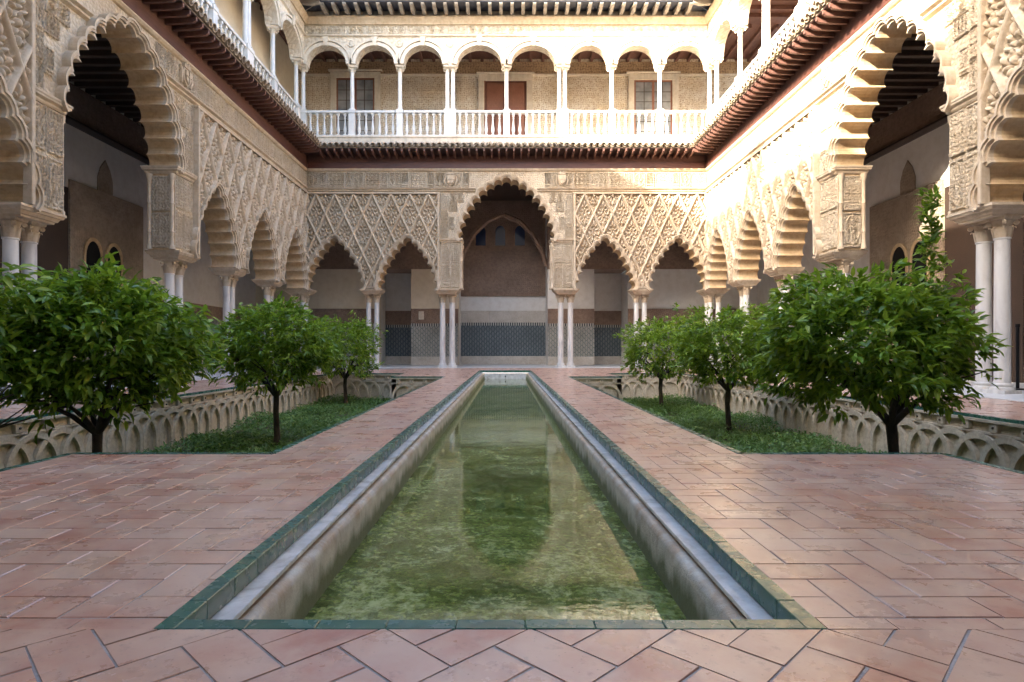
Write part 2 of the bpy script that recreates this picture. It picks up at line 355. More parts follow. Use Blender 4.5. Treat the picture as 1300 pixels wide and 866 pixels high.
for a,b,c,d in cells: m.box(a,b,c,d,-0.055,-0.0035)
floor=obj('courtyard_floor',m.mesh('courtyard_floor',MAT['mortar']),kind='structure')
def clip(poly,x0,x1,y0,y1):
    for ax,lim,sg in ((0,x0,1),(0,x1,-1),(1,y0,1),(1,y1,-1)):
        out=[]
        for i in range(len(poly)):
            p,q=poly[i],poly[(i+1)%len(poly)]; dp=(p[ax]-lim)*sg; dq=(q[ax]-lim)*sg
            if dp>=0: out.append(p)
            if dp*dq<0:
                t=dp/(dp-dq); out.append((p[0]+t*(q[0]-p[0]),p[1]+t*(q[1]-p[1])))
        poly=out
        if len(poly)<3: return []
    return poly
def parea(p): return 0.5*sum(p[i][0]*p[(i+1)%len(p)][1]-p[(i+1)%len(p)][0]*p[i][1] for i in range(len(p)))
TL,TW,GAP=0.286,0.143,0.0032
c45=math.sqrt(0.5)
def tile_rects():
    """2:1 herringbone cells; set 0 is laid diagonally in front of the pool end, set 1 square to the pool beyond it"""
    for i in range(-60,75):
        for j in range(-45,45):
            bx=i*TW; by=(i+4*j)*TW
            yield 0,(bx,bx+TL,by,by+TW)
            yield 0,(bx-TW,bx,by,by+TL)
    for i in range(-60,180):
        for j in range(-45,45):
            bx=i*TW; by=(i+4*j)*TW
            if abs(bx)<8.2 and 1<by+1.7<25:
                yield 1,(bx,bx+TL,by,by+TW)
                yield 1,(bx-TW,bx,by,by+TL)
tiles=[]
band=(PY0,PY0+0.07)     # straight course along the pool end
for O,(p0,p1,q0,q1) in tile_rects():
    g=GAP; cs=[]
    jit=rng.uniform(-0.0012,0.0012); 
    for p,q in ((p0+g,q0+g),(p1-g,q0+g),(p1-g,q1-g),(p0+g,q1-g)):
        p+=rng.uniform(-.0018,.0018); q+=rng.uniform(-.0018,.0018)
        cs.append((0.067+c45*(p-q),1.664-c45*(p+q)) if O==0 else (p,1.73+q))
    xa=min(c[0] for c in cs); xb=max(c[0] for c in cs); ya=min(c[1] for c in cs); yb=max(c[1] for c in cs)
    if xb<-TX or xa>TX or yb<TY0 or ya>TY1: continue
    if parea(cs)<0: cs=cs[::-1]
    r=rng.random(); z=rng.uniform(-0.0006,0.0006); tx=rng.uniform(-0.004,0.004); ty=rng.uniform(-0.004,0.004)
    cx=sum(c[0] for c in cs)/4; cy=sum(c[1] for c in cs)/4
    for a,b,c,d in cells:
        if xb<a or xa>b or yb<c or ya>d or (O==0)!=(abs(d-PY0)<1e-6): continue
        dd=d; parts=[(c,d)]
        if abs(c-PY0)<1e-6: parts=[(band[1]+0.004,d)]
        for c1,d1 in parts:
            pl=clip(cs,a,b,c1,d1)
            if len(pl)>=3 and parea(pl)>0.0008: tiles.append((pl,r,z,tx,ty,cx,cy))
# straight course beside the pool end
x=-TX
while x<TX:
    L=TL; a,b=x+0.003,min(x+L,TX)-0.003
    if a<PX0-.01 and b>PX0: b=PX0-.003
    if a<PX1 and b>PX1+.02: a=PX1+.003
    if b<=PX0 or a>=PX1:
        tiles.append(([(a,band[0]+0.002),(b,band[0]+0.002),(b,band[1]-0.002),(a,band[1]-0.002)],rng.random(),rng.uniform(-.001,.001),0,0,(a+b)/2,band[0]))
    x+=L
def tile_mesh_data(pl,z,tx,ty,cx,cy):
    n=len(pl); mx=sum(p[0] for p in pl)/n; my=sum(p[1] for p in pl)/n; zz=lambda p:z+(p[0]-cx)*tx+(p[1]-cy)*ty
    b=0.0025; vs=[(p[0],p[1],-0.02) for p in pl]+[(p[0],p[1],zz(p)-0.0025) for p in pl]
    for p in pl:
        dx,dy=mx-p[0],my-p[1]; l=math.hypot(dx,dy) or 1; k=min(b*1.4,l*0.3)/l; q=(p[0]+dx*k,p[1]+dy*k); vs.append((q[0],q[1],zz(p)))
    if n!=4 or parea(pl)<TL*TW*.85: return vs[:n]+[(p[0],p[1],zz(p)-.0003) for p in pl],[(i,(i+1)%n,n+(i+1)%n,n+i) for i in range(n)]+[tuple(range(n,2*n))]
    fs=[(i,(i+1)%n,n+(i+1)%n,n+i) for i in range(n)]+[(n+i,n+(i+1)%n,2*n+(i+1)%n,2*n+i) for i in range(n)]+[tuple(range(2*n,3*n))]
    return vs,fs
def inview(t):
    x,y=t[5],t[6]; return y>1.0 and abs(x)<y*0.88+0.2
tiles.sort(key=lambda t:(not inview(t),t[6]))
for t in tiles[:290]:
    vs,fs=tile_mesh_data(t[0],t[2],t[3],t[4],t[5],t[6]); me=MB().add(vs,fs).mesh('floor_tile',MAT['terracotta'])
    a=me.attributes.new('rnd','FLOAT','FACE'); a.data.foreach_set('value',[t[1]]*len(fs)); obj('floor_tile',me,floor)
mb=MB(); rr=[]
for t in tiles[290:]:
    vs,fs=tile_mesh_data(t[0],t[2],t[3],t[4],t[5],t[6]); mb.add(vs,fs); rr+=[t[1]]*len(fs)
me=mb.mesh('floor_tiles',MAT['terracotta']); a=me.attributes.new('rnd','FLOAT','FACE'); a.data.foreach_set('value',rr)
obj('floor_tile',me,floor,kind='stuff')
# marble gallery paving
GD=3.55                        # gallery depth behind the wall face
m=MB()
for x0,x1,y0,y1 in ((-12.2,-TX,TY0,29.2),(TX,12.2,TY0,29.2),(-TX,TX,TY1,32.0)):
    nx=max(1,round((x1-x0)/0.9)); ny=max(1,round((y1-y0)/0.9))
    for i in range(nx):
        for j in range(ny):
            ax=x0+(x1-x0)*i/nx; bx=x0+(x1-x0)*(i+1)/nx; ay=y0+(y1-y0)*j/ny; by=y0+(y1-y0)*(j+1)/ny
            m.box(ax+.002,bx-.002,ay+.002,by-.002,-0.05,0.012+rng.uniform(-.0015,.0015))
obj('gallery_paving',m.mesh('gallery_paving',MAT['marble_floor']),kind='structure')

# pool
pool=thing('pool','long narrow sunken pool edged with green glazed tiles','pool',(0,0,0))
E=0.057
et=MB().bbox(-0.0930,0.0930,0,E,-0.066,0.002,b=0.0025).mesh('edge_tile',MAT['green_glaze'])
def edge_run(p0,p1,rot):
    p0=Vector(p0);p1=Vector(p1);L=(p1-p0).length;n=round(L/0.187)
    for i in range(n):
        p=p0+(p1-p0)*((i+0.5)/n); yield p,rot,(L/n)/0.187
runs=list(edge_run((PX0+E,PY0,0),(PX1-E,PY0,0),0))+list(edge_run((PX0+E,PY1,0),(PX1-E,PY1,0),math.pi))
runs+=list(edge_run((PX0,PY0,0),(PX0,PY1,0),-math.pi/2))+list(edge_run((PX1,PY0,0),(PX1,PY1,0),math.pi/2))
for p,r,s in runs:
    if p.y<19.5 or abs(r)<1 or abs(r)>2: obj('edge_tile',et,pool,p+Vector((0,0,rng.uniform(-.001,.001))),(rng.uniform(-.004,.004),rng.uniform(-.002,.002),r),(s,1,1))
    else: obj('edge_tile',et,pool,p,(0,0,r),(s,1,1))
def ring(prof,mat,name):
    """sweep (inset, z) profile round the pool"""
    m=MB(); n=len(prof); vs=[]
    for s,z in prof: vs+=[(PX0+s,PY0+s,z),(PX1-s,PY0+s,z),(PX1-s,PY1-s,z),(PX0+s,PY1-s,z)]
    fs=[]
    for k in range(n-1):
        for i in range(4): j=(i+1)%4; fs.append((k*4+i,k*4+j,k*4+4+j,k*4+4+i))
    m.add(vs,fs); return obj(name,m.mesh(name,mat,smooth=40),pool)
ring([(0.02,-0.067),(0.122,-0.067),(0.124,-0.071),(0.124,-0.082),(0.10,-0.083)],MAT['ledge'],'ledge')
ring([(0.10,-0.10),(0.128,-0.096),(0.145,-0.099),(0.158,-0.108),(0.165,-0.125),(0.168,-0.16),(0.170,-0.70)],MAT['concrete'],'basin_wall')
obj('basin_floor',MB().add([(PX0+.1,PY0+.1,-0.62),(PX1-.1,PY0+.1,-0.62),(PX1-.1,PY1-.1,-0.62),(PX0+.1,PY1-.1,-0.62)],[(0,1,2,3)]).mesh('basin_floor',MAT['algae']),pool)
obj('end_panel',box_mesh('end_panel',MAT['ledge'],PX0+.2,PX1-.2,PY1-.178,PY1-.160,-0.5,-0.10),pool,label='pale lime panel at the far end of the basin')
obj('spout',MB().tube([(-.04,PY1-.175,-.2),(-.04,PY1-.22,-.2),(-.04,PY1-.25,-.22)],[.022,.022,.018],8).mesh('spout',MAT['iron'],smooth=40),pool)
obj('water',MB().add([(PX0+.16,PY0+.16,-0.30),(PX1-.16,PY0+.16,-0.30),(PX1-.16,PY1-.16,-0.30),(PX0+.16,PY1-.16,-0.30)],[(0,1,2,3)]).mesh('water',MAT['water']),kind='structure')

# ------------------------------------------------------------------ sunken gardens
GZ=-0.92; PIT=0.41
def arc_mesh():
    ro,ri=0.405,0.335; m=MB(); n=16; zc=-0.60
    o=[(-ro,GZ)]+[(ro*math.cos(math.pi-math.pi*i/n),zc+ro*math.sin(math.pi*i/n)) for i in range(n+1)]+[(ro,GZ)]
    i_=[(-ri,GZ)]+[(ri*math.cos(math.pi-math.pi*i/n),zc+ri*math.sin(math.pi*i/n)) for i in range(n+1)]+[(ri,GZ)]
    m.strip(i_,o,-0.05,0.005); return m.mesh('arch_rib',MAT['garden_plaster'])
arcm=arc_mesh()
blockm=MB().bbox(-.055,.055,-.045,.005,-.175,-.065,b=.006).mesh('block',MAT['garden_plaster'])
dotm=MB().lathe([(0.014,0),(0.014,0.012),(0.006,0.018)],8).mesh('boss',MAT['soil'])
def garden(sg,label,cat_label):
    root=thing('garden_wall',label,'garden wall',group='sunken garden walls')
    def X(a): return sg*a
    # wall cores: outer wall, far walls and near walls; local faces point into the bed
    def wall(name,p0,p1,deco):
        """face line p0->p1, bed lies on the left of p0->p1 ; local x along, -y into bed"""
        p0=Vector((*p0,0));p1=Vector((*p1,0)); d=p1-p0; L=d.length; rz=math.atan2(d.y,d.x)
        # local -y must be on the bed side: rotate so that -y = left normal -> flip
        w=obj(name,box_mesh(name,MAT['garden_plaster'],0,L,0.0,0.12,GZ-.1,-0.03),root,p1,(0,0,rz+math.pi))
        obj('coping',box_mesh('coping',MAT['green_glaze'],0,L,-0.03,0.025,-0.032,0.003),w)
        obj('string_course',box_mesh('string_course',MAT['garden_plaster'],0,L,-0.058,0.0,-0.066,-0.036),w)
        obj('string_course',box_mesh('string_course',MAT['garden_plaster'],0,L,-0.04,0.0,-0.20,-0.178),w)
        if deco:
            n=max(1,round(L/PIT)); s=L/n
            for i in range(n+1):
                if 0<i<n: obj('arch_rib',arcm,w,(i*s,-0.0045*(i%2),0),(0,0,0),(s/PIT,1,1))
                if i<n:
                    b=obj('block',blockm,w,((i+.5)*s,0,rng.uniform(-.004,.004)),(0,rng.uniform(-.03,.03),0))
                    if deco==2: obj('boss',dotm,b,(0,-.044,-.12),(R(90),0,0))
        return w
    pts=[(GX0,GYM0),(GXM,GYM0),(GXM,GY0),(GX1,GY0),(GX1,GY1),(GXM,GY1),(GXM,GYM1),(GX0,GYM1)]
    deco=[0,0,0,2,2,1,2,0]
    P=[(X(a),b) for a,b in pts]; n=len(P)
    for i in range(n):
        a,b=P[i],P[(i+1)%n]
        if sg<0: a,b=b,a
        wall('wall',a,b,deco[i])
    bed=MB()
    for x0,x1,y0,y1 in ((GX0,GXM,GYM0,GYM1),(GXM,GX1,GY0,GY1)):
        a,b=sorted((X(x0),X(x1))); bed.box(a,b,y0,y1,GZ-.15,GZ)
    obj('garden_bed',bed.mesh('garden_bed',MAT['soil']),kind='structure')
    # ground cover
    N=52000; px=npr.uniform(GX0+.03,GX1-.03,N*2); py=GY0+(GY1-GY0)*npr.uniform(0,1,N*2)
    pat=np.sin(px*2.7+py*.9)+np.sin(py*1.9-px*1.1)+np.sin(px*5.3-py*3.7)
    ok=(npr.uniform(0,1,N*2)<np.clip(.95+.35*pat,.12,1))&np.where((px<GXM),(py>GYM0+.03)&(py<GYM1-.03),True)&((py>6.0)|(npr.uniform(0,1,N*2)<0.25)); px=px[ok][:N]; py=py[ok][:N]; n=len(px)
    und=0.06*(np.sin(px*3.1+py*1.3)+np.sin(py*2.3-px*1.7))+0.04*np.sin(px*9+py*7)
    pz=GZ+0.02+npr.uniform(0,1,n)**0.7*(0.17+und)
    pz=np.maximum(pz,GZ+.02)
    V,F,rn=leaf_cloud(np.stack([sg*px,py,pz],1),npr.uniform(0.05,0.10,n),npr.uniform(0,2*np.pi,n),npr.normal(0.25,0.45,n),npr.normal(0,0.5,n),0.36)
    o=obj('ground_cover',np_mesh('ground_cover',V,F,MAT['ground_leaf'],rnd=rn),kind='stuff'); o['label']=cat_label; o['category']='ground cover'
LEAF_V=np.array([(0,0,0),(0.5,0,0.02),(1,0,-0.10),(0.28,0.42,0.10),(0.68,0.34,0.07),(0.28,-0.42,0.10),(0.68,-0.34,0.07)],float)
LEAF_F=np.array([(0,5,1),(5,6,1),(6,2,1),(0,1,3),(3,1,4),(4,1,2)])
def leaf_frames(size,yaw,pitch,roll):
    cy,sy=np.cos(yaw),np.sin(yaw);cp,sp=np.cos(pitch),np.sin(pitch);cr,sr=np.cos(roll),np.sin(roll)
    x=np.stack([cy*cp,sy*cp,sp],1); up=np.stack([-cy*sp,-sy*sp,cp],1); y=np.cross(up,x)
    y2=y*cr[:,None]+up*sr[:,None]; z2=np.cross(x,y2)
    return x*size[:,None],y2*size[:,None],z2*size[:,None]
def leaf_cloud(P,size,yaw,pitch,roll,wr):
    x,y,z=leaf_frames(size,yaw,pitch,roll)
    L=LEAF_V*np.array([1,wr,1]); n=len(P)
    V=P[:,None,:]+L[None,:,0,None]*x[:,None,:]+L[None,:,1,None]*y[:,None,:]+L[None,:,2,None]*z[:,None,:]
    F=(LEAF_F[None]+7*np.arange(n)[:,None,None]).reshape(-1,3)
    return V.reshape(-1,3),F,np.repeat(npr.uniform(0,1,n),6)
garden(-1,'sunken garden wall of interlaced arches along the shaded arcade','low leafy ground cover in the garden beside the shaded arcade')
garden(1,'sunken garden wall of interlaced arches along the arcade with sunlit upper wall','low leafy ground cover in the garden beside the sunlit arcade')

# ------------------------------------------------------------------ arcade facade pieces
def lobes(half,uc):
    """half path from apex outward -> centres left spring .. right spring"""
    L=[(uc-x,z) for x,z in half[::-1]]+[(uc+x,z) for x,z in half[1:]]
    return L
SMALL=[(0,5.07),(.25,4.86),(.47,4.58),(.66,4.32),(.83,4.04),(.96,3.75),(1.03,3.47),(1.05,3.33)]
SMALL=[(0,5.07),(.245,4.855),(.462,4.59),(.655,4.305),(.815,4.0),(.94,3.685),(1.02,3.35)]
BIG=[(0,7.5),(.325,7.40),(.64,7.22),(.935,6.98),(1.19,6.68),(1.41,6.36),(1.57,6.02),(1.69,5.67),(1.745,5.33)]
RS,RB=0.182,0.187
def lobed(cs,r,n=9,a0=232):
    out=[]; N=len(cs); X=[]
    for i in range(N-1):
        (x0,z0),(x1,z1)=cs[i],cs[i+1]; dx,dz=x1-x0,z1-z0; d=math.hypot(dx,dz); h=math.sqrt(max(r*r-d*d/4,1e-6))
        X.append(((x0+x1)/2-dz/d*h,(z0+z1)/2+dx/d*h))
    for i,(cx,cz) in enumerate(cs):
        s=R(a0) if i==0 else math.atan2(X[i-1][1]-cz,X[i-1][0]-cx)
        e=R(180-a0) if i==N-1 else math.atan2(X[i][1]-cz,X[i][0]-cx)
        while e>s: e-=2*math.pi
        while s-e>2*math.pi: e+=2*math.pi
        for k in range(n): 
            a=s+(e-s)*k/(n-1); out.append((cx+r*math.cos(a),cz+r*math.sin(a)))
    return out
ZI=3.2      # springing of the small arches, top of the imposts
WT=0.66
def dist_arch(u,z,cs):
    """distance outside the lobe-centre path (negative inside), numpy"""
    c=np.array(cs); d=np.full(u.shape,1e9)
    for i in range(len(c)-1):
        a,b=c[i],c[i+1]; ab=b-a; t=np.clip(((u-a[0])*ab[0]+(z-a[1])*ab[1])/(ab@ab),0,1)
        d=np.minimum(d,np.hypot(u-a[0]-t*ab[0],z-a[1]-t*ab[1]))
    order=np.argsort(c[:,1]); 
    right=c[len(c)//2:]; hw=np.interp(z,right[::-1,1],right[::-1,0]-c[len(c)//2][0],right=-1)
    inside=(np.abs(u-c[len(c)//2][0])<hw)
    return np.where(inside,-d,d)
# sebka diamond relief -------------------------------------------------
DX,DZ=0.755,1.6
NG=44
def diamond_grid(nx=NG):
    s=np.linspace(0,1,nx+1); a,b=np.meshgrid(s,s,indexing='ij')
    x=(a-b)*DX/2; z=(a+b-1)*DZ/2
    ed=np.minimum(np.minimum(a,1-a),np.minimum(b,1-b))
    rib=np.clip(1-(ed/0.085)**2,0,1)**0.5
    h=0.075*rib+0.012*(np.clip(1-np.abs(ed-0.13)/0.03,0,1))
    ax=np.abs(x); zz=z/DZ*2     # -1..1
    def blob(cx,cz,rx,rz,rot,H):
        c,s_=math.cos(rot),math.sin(rot); dx=ax-cx; dz=z-cz; p=(dx*c+dz*s_)/rx; q=(-dx*s_+dz*c)/rz
        return H*np.clip(1.12-(p*p+q*q)*1.25,0,1)**0.38
    B=[(0,0.44,0.045,0.13,0,.06),(0.075,0.33,0.035,0.085,-.6,.055),(0.0,0.20,0.05,0.06,0,.06),(0.12,0.17,0.035,0.08,-.9,.055),(0.19,0.02,0.04,0.09,-.25,.06),
       (0.085,0.03,0.035,0.075,.35,.05),(0.0,-0.06,0.05,0.09,0,.062),(0.15,-0.14,0.035,0.085,.7,.055),(0.065,-0.23,0.035,0.09,.35,.055),(0.0,-0.36,0.04,0.11,0,.06),(0.09,-0.36,0.022,0.06,.5,.045),(0.25,0.13,0.03,0.05,-.4,.045),(0.255,-.08,.03,.05,.4,.045),(0,0.60,.025,.05,0,.05),(0,-.58,.025,.07,0,.05),(.045,.10,.02,.05,.6,.05)]
    for q in B: h=np.maximum(h,blob(*q))
    ro=np.hypot(ax/0.8,(z+0.02)/1.2); h=np.maximum(h,0.045*np.clip(1-np.abs(ro-0.30)/0.022,0,1)*(ed>.08))
    h=h*2.2
    V=np.stack([x,-h,z],-1).reshape(-1,3)
    idx=np.arange((nx+1)**2).reshape(nx+1,nx+1)
    F=np.stack([idx[:-1,:-1],idx[1:,:-1],idx[1:,1:],idx[:-1,1:]],-1).reshape(-1,4)
    return V,F
DV,DF=diamond_grid(); DC=DV[DF].mean(1)
diamond_full=np_mesh('lattice_diamond',DV,DF,MAT['relief'],smooth=True)
def sebka(root,ua,ub,zt,arches):
    nc=(ub-ua)/DX; n=round(nc); off=(ub-ua-n*DX)/2; cnt=0
    for j in range(-1,6):
        for i in range(-1,n+2):
            cu=ua+off+(i+(0.5 if j%2==0 else 0.0))*DX; cz=zt-DZ/2-j*DZ/2
            u=DC[:,0]+cu; z=DC[:,2]+cz
            keep=(u>ua)&(u<ub)&(z<zt)&(z>ZI+0.03)
            if not keep.any(): continue
            for cs in arches: keep&=dist_arch(u,z,cs)>RS+0.085
            k=keep.sum()
            if k==0: continue
            if k==len(keep): obj('lattice_diamond',diamond_full,root,(cu,-0.004,cz))
            elif k>25:
                F=DF[keep]; us,inv=np.unique(F,return_inverse=True)
                obj('lattice_diamond',np_mesh('lattice_diamond',DV[us],inv.reshape(-1,4),MAT['relief'],smooth=True),root,(cu,-0.004,cz))
# carved rectangular panels --------------------------------------------
def arabesque(name,nx,nz,fn):
    x=np.linspace(-.5,.5,nx+1); z=np.linspace(-.5,.5,nz+1); X_,Z_=np.meshgrid(x,z,indexing='ij')
    h=fn(X_,Z_); edge=np.minimum(.5-np.abs(X_),.5-np.abs(Z_)); h=np.where(edge<0.045,0.9,h); h=np.where(edge<1e-6,0.0,h)
    V=np.stack([X_,-h,Z_],-1).reshape(-1,3); idx=np.arange((nx+1)*(nz+1)).reshape(nx+1,nz+1)
    F=np.stack([idx[:-1,:-1],idx[1:,:-1],idx[1:,1:],idx[:-1,1:]],-1).reshape(-1,4)
    return np_mesh(name,V,F,MAT['panel_relief'],smooth=True)
def rg(t,w): return np.clip(1-np.abs(t)/w,0,1)
def fn_girih(x,z):
    k=2*np.pi*2; f=np.zeros_like(x)
    for a in (0,45,90,135):
        c,s=math.cos(R(a)),math.sin(R(a)); f=np.maximum(f,rg(np.sin((x*c+z*s)*k*(1 if a%90==0 else 1.414)),.28))
    return 0.15+0.75*f**.5
def fn_scroll(x,z):
    ax=np.abs(x); r=np.hypot(ax-.22,(np.abs(z)-.2)); th=np.arctan2(np.abs(z)-.2,ax-.22)
    sp=rg(np.sin(r*44+th),.6); q=rg(np.hypot(x*1.1,z)-.10,.035); v=rg(x,.03)*(np.abs(z)>.12)
    e=rg(np.hypot(x,z)-.40,.03)
    return 0.12+0.8*np.maximum.reduce([sp**.5*(r<.2),q**.5,v**.5,e**.5])
def fn_text(x,z):
    v=rg(np.sin(x*40+2.5*np.sin(z*9)),.55)*(z>-.3); b=rg(z+.33,.06); c=rg(np.sin(z*26+3*np.sin(x*17)),.4)
    return 0.12+0.75*np.maximum.reduce([v**.5*(np.sin(x*13+z*5)>-.5),b**.5,c**.5*.8])
ARA=[arabesque('carved_panel',46,46,f) for f in (fn_girih,fn_scroll,fn_text)]
def panel(root,k,u,z,w,h,depth=0.02,y=-0.003,name='carved_panel',rz=0): 
    return obj(name,ARA[k],root,(u,y,z),(0,0,rz),(w,depth,h))
# columns --------------------------------------------------------------
def column_meshes(r,h0,h1,mat,name):
    b=MB().loft([(0.012,r*1.55,r*1.55),(0.07,r*1.55,r*1.55)]).lathe([(r*1.5,.07),(r*1.52,.09),(r*1.45,.115),(r*1.2,.125),(r*1.2,.14),(r*1.32,.155),(r*1.3,.175),(r*1.05,.19)],18)
    base=b.mesh('base',mat,smooth=35)
    s=MB().lathe([(r*1.04,.188),(r,.25),(r*1.01,h0*.45),(r*.93,h0-.05),(r*.93,h0-.03),(r*1.05,h0-.025),(r*1.05,h0)],20).mesh('shaft',mat,smooth=35)
    H=h1-h0; c=MB().lathe([(r*.93,h0),(r*.98,h0+.25*H),(r*1.2,h0+.5*H),(r*1.22,h0+.52*H),(r*1.05,h0+.53*H),(r*1.25,h0+.75*H),(r*1.4,h0+.82*H)],16)
    for k in range(8):   # acanthus leaves
        a=k*math.pi/4; ca,sa=math.cos(a),math.sin(a); t=(-sa,ca); w=r*.33
        for (q0,q1,rr0,rr1,rr2) in ((.02,.5,1.0,1.12,1.45),):
            P=[]
            for q,rad,ww in ((q0,rr0,w),(.28,rr1,w*1.1),(q1,rr1+.12,w*.9),(q1+.04,rr2,w*.55),(q1-.06,rr2+.05,w*.2)):
                P+= [(ca*r*rad-t[0]*ww,sa*r*rad-t[1]*ww,h0+q*H),(ca*r*(rad+.1),sa*r*(rad+.1),h0+q*H),(ca*r*rad+t[0]*ww,sa*r*rad+t[1]*ww,h0+q*H)]
            c.add(P,[(3*i+j,3*i+j+1,3*i+j+4,3*i+j+3) for i in range(4) for j in range(2)])
    for sx in (-1,1):    # volutes
        for sy in (-1,1):
            d=r*1.12; c.tube([(sx*(d+.018),sy*(d-.018),h0+.72*H),(sx*(d-.018),sy*(d+.018),h0+.72*H)],[r*.34,r*.34],10)
    c.loft([(h0+.85*H,r*1.3,r*1.3),(h0+.9*H,r*1.45,r*1.45),(h1,r*1.5,r*1.5)])
    return base,s,c.mesh('capital',MAT['relief'] if mat is MAT['marble'] else mat,smooth=35)
COLP=column_meshes(0.118,2.66,3.0,MAT['marble'],'pier'); COLS=column_meshes(0.105,2.66,3.0,MAT['marble'],'small')
COLN=column_meshes(0.165,2.66,3.0,MAT['marble'],'pier')
def column(root,u,y,meshes,z=0,name='column'):
    c=obj(name,meshes[1],root,(u,y,z),(0,0,rng.uniform(0,.3))); 
    obj('base',meshes[0],c); obj('capital',meshes[2],c); return c
def impost_mesh(hx,hy,z0,z1,name='impost'):
    H=z1-z0; return MB().loft([(z0,hx*.72,hy*.72),(z0+.18*H,hx*.74,hy*.74),(z0+.22*H,hx*.80,hy*.80),(z0+.5*H,hx*.86,hy*.86),(z0+.54*H,hx*.93,hy*.93),(z0+.75*H,hx*.97,hy*.97),(z0+.78*H,hx,hy),(z1,hx,hy)]).mesh(name,MAT['stucco'])
IMP_P=impost_mesh(0.52,0.43,3.0,ZI-.002); IMP_S=impost_mesh(0.44,0.42,3.0,ZI-.002); IMP_C=impost_mesh(0.52,0.52,3.0,ZI-.002)
def colonnette_mesh():
    return MB().lathe([(.07,3.21),(.07,3.28),(.05,3.31),(.047,3.6),(.062,3.63),(.047,3.66),(.047,4.3),(.062,4.33),(.047,4.36),(.047,4.88),(.07,4.93),(.075,5.02),(.075,5.05)],10).mesh('colonnette',MAT['stucco'],smooth=40)
CLN=colonnette_mesh()
def shield_mesh():
    m=MB(); P=[(-.15,.20),(.15,.20),(.16,.05),(.13,-.12),(.0,-.24),(-.13,-.12),(-.16,.05)]
    m.prism(P,-.05,0); m.prism([(x*.75,z*.75) for x,z in P],-.075,-.05)
    m.box(-.012,.012,-.09,-.05,-.15,.15).box(-.11,.11,-.09,-.05,-.012,.012)
    for k in range(5):
        x=-.12+.06*k; m.prism([(x-.028,.21),(x+.028,.21),(x+.02,.30+.03*(k%2)),(x,.34+.03*(k%2)),(x-.02,.30+.03*(k%2))],-.06,0)
    for s in (-1,1):
        m.tube([(s*.19,-.02,-.2),(s*.23,-.03,-.05),(s*.2,-.03,.1),(s*.25,-.03,.22)],[.03,.035,.03,.015],6)
    return m.mesh('coat_of_arms',MAT['relief'])
SHIELD=shield_mesh()
ZB0,ZB1=8.04,8.30
def arch_ring(root,cs,r,big):
    n=9
    a=lobed(cs,r,n); b=lobed(cs,r+.045,n); c=lobed(cs,r+.09,n); d=lobed(cs,r+.135,n)
    m=MB(); m.strip(a,b,-.085,.0).strip(b,c,-.14,.0).strip(c,d,-.17,.0)
    return obj('archivolt',m.mesh('archivolt',MAT['stucco']),root)
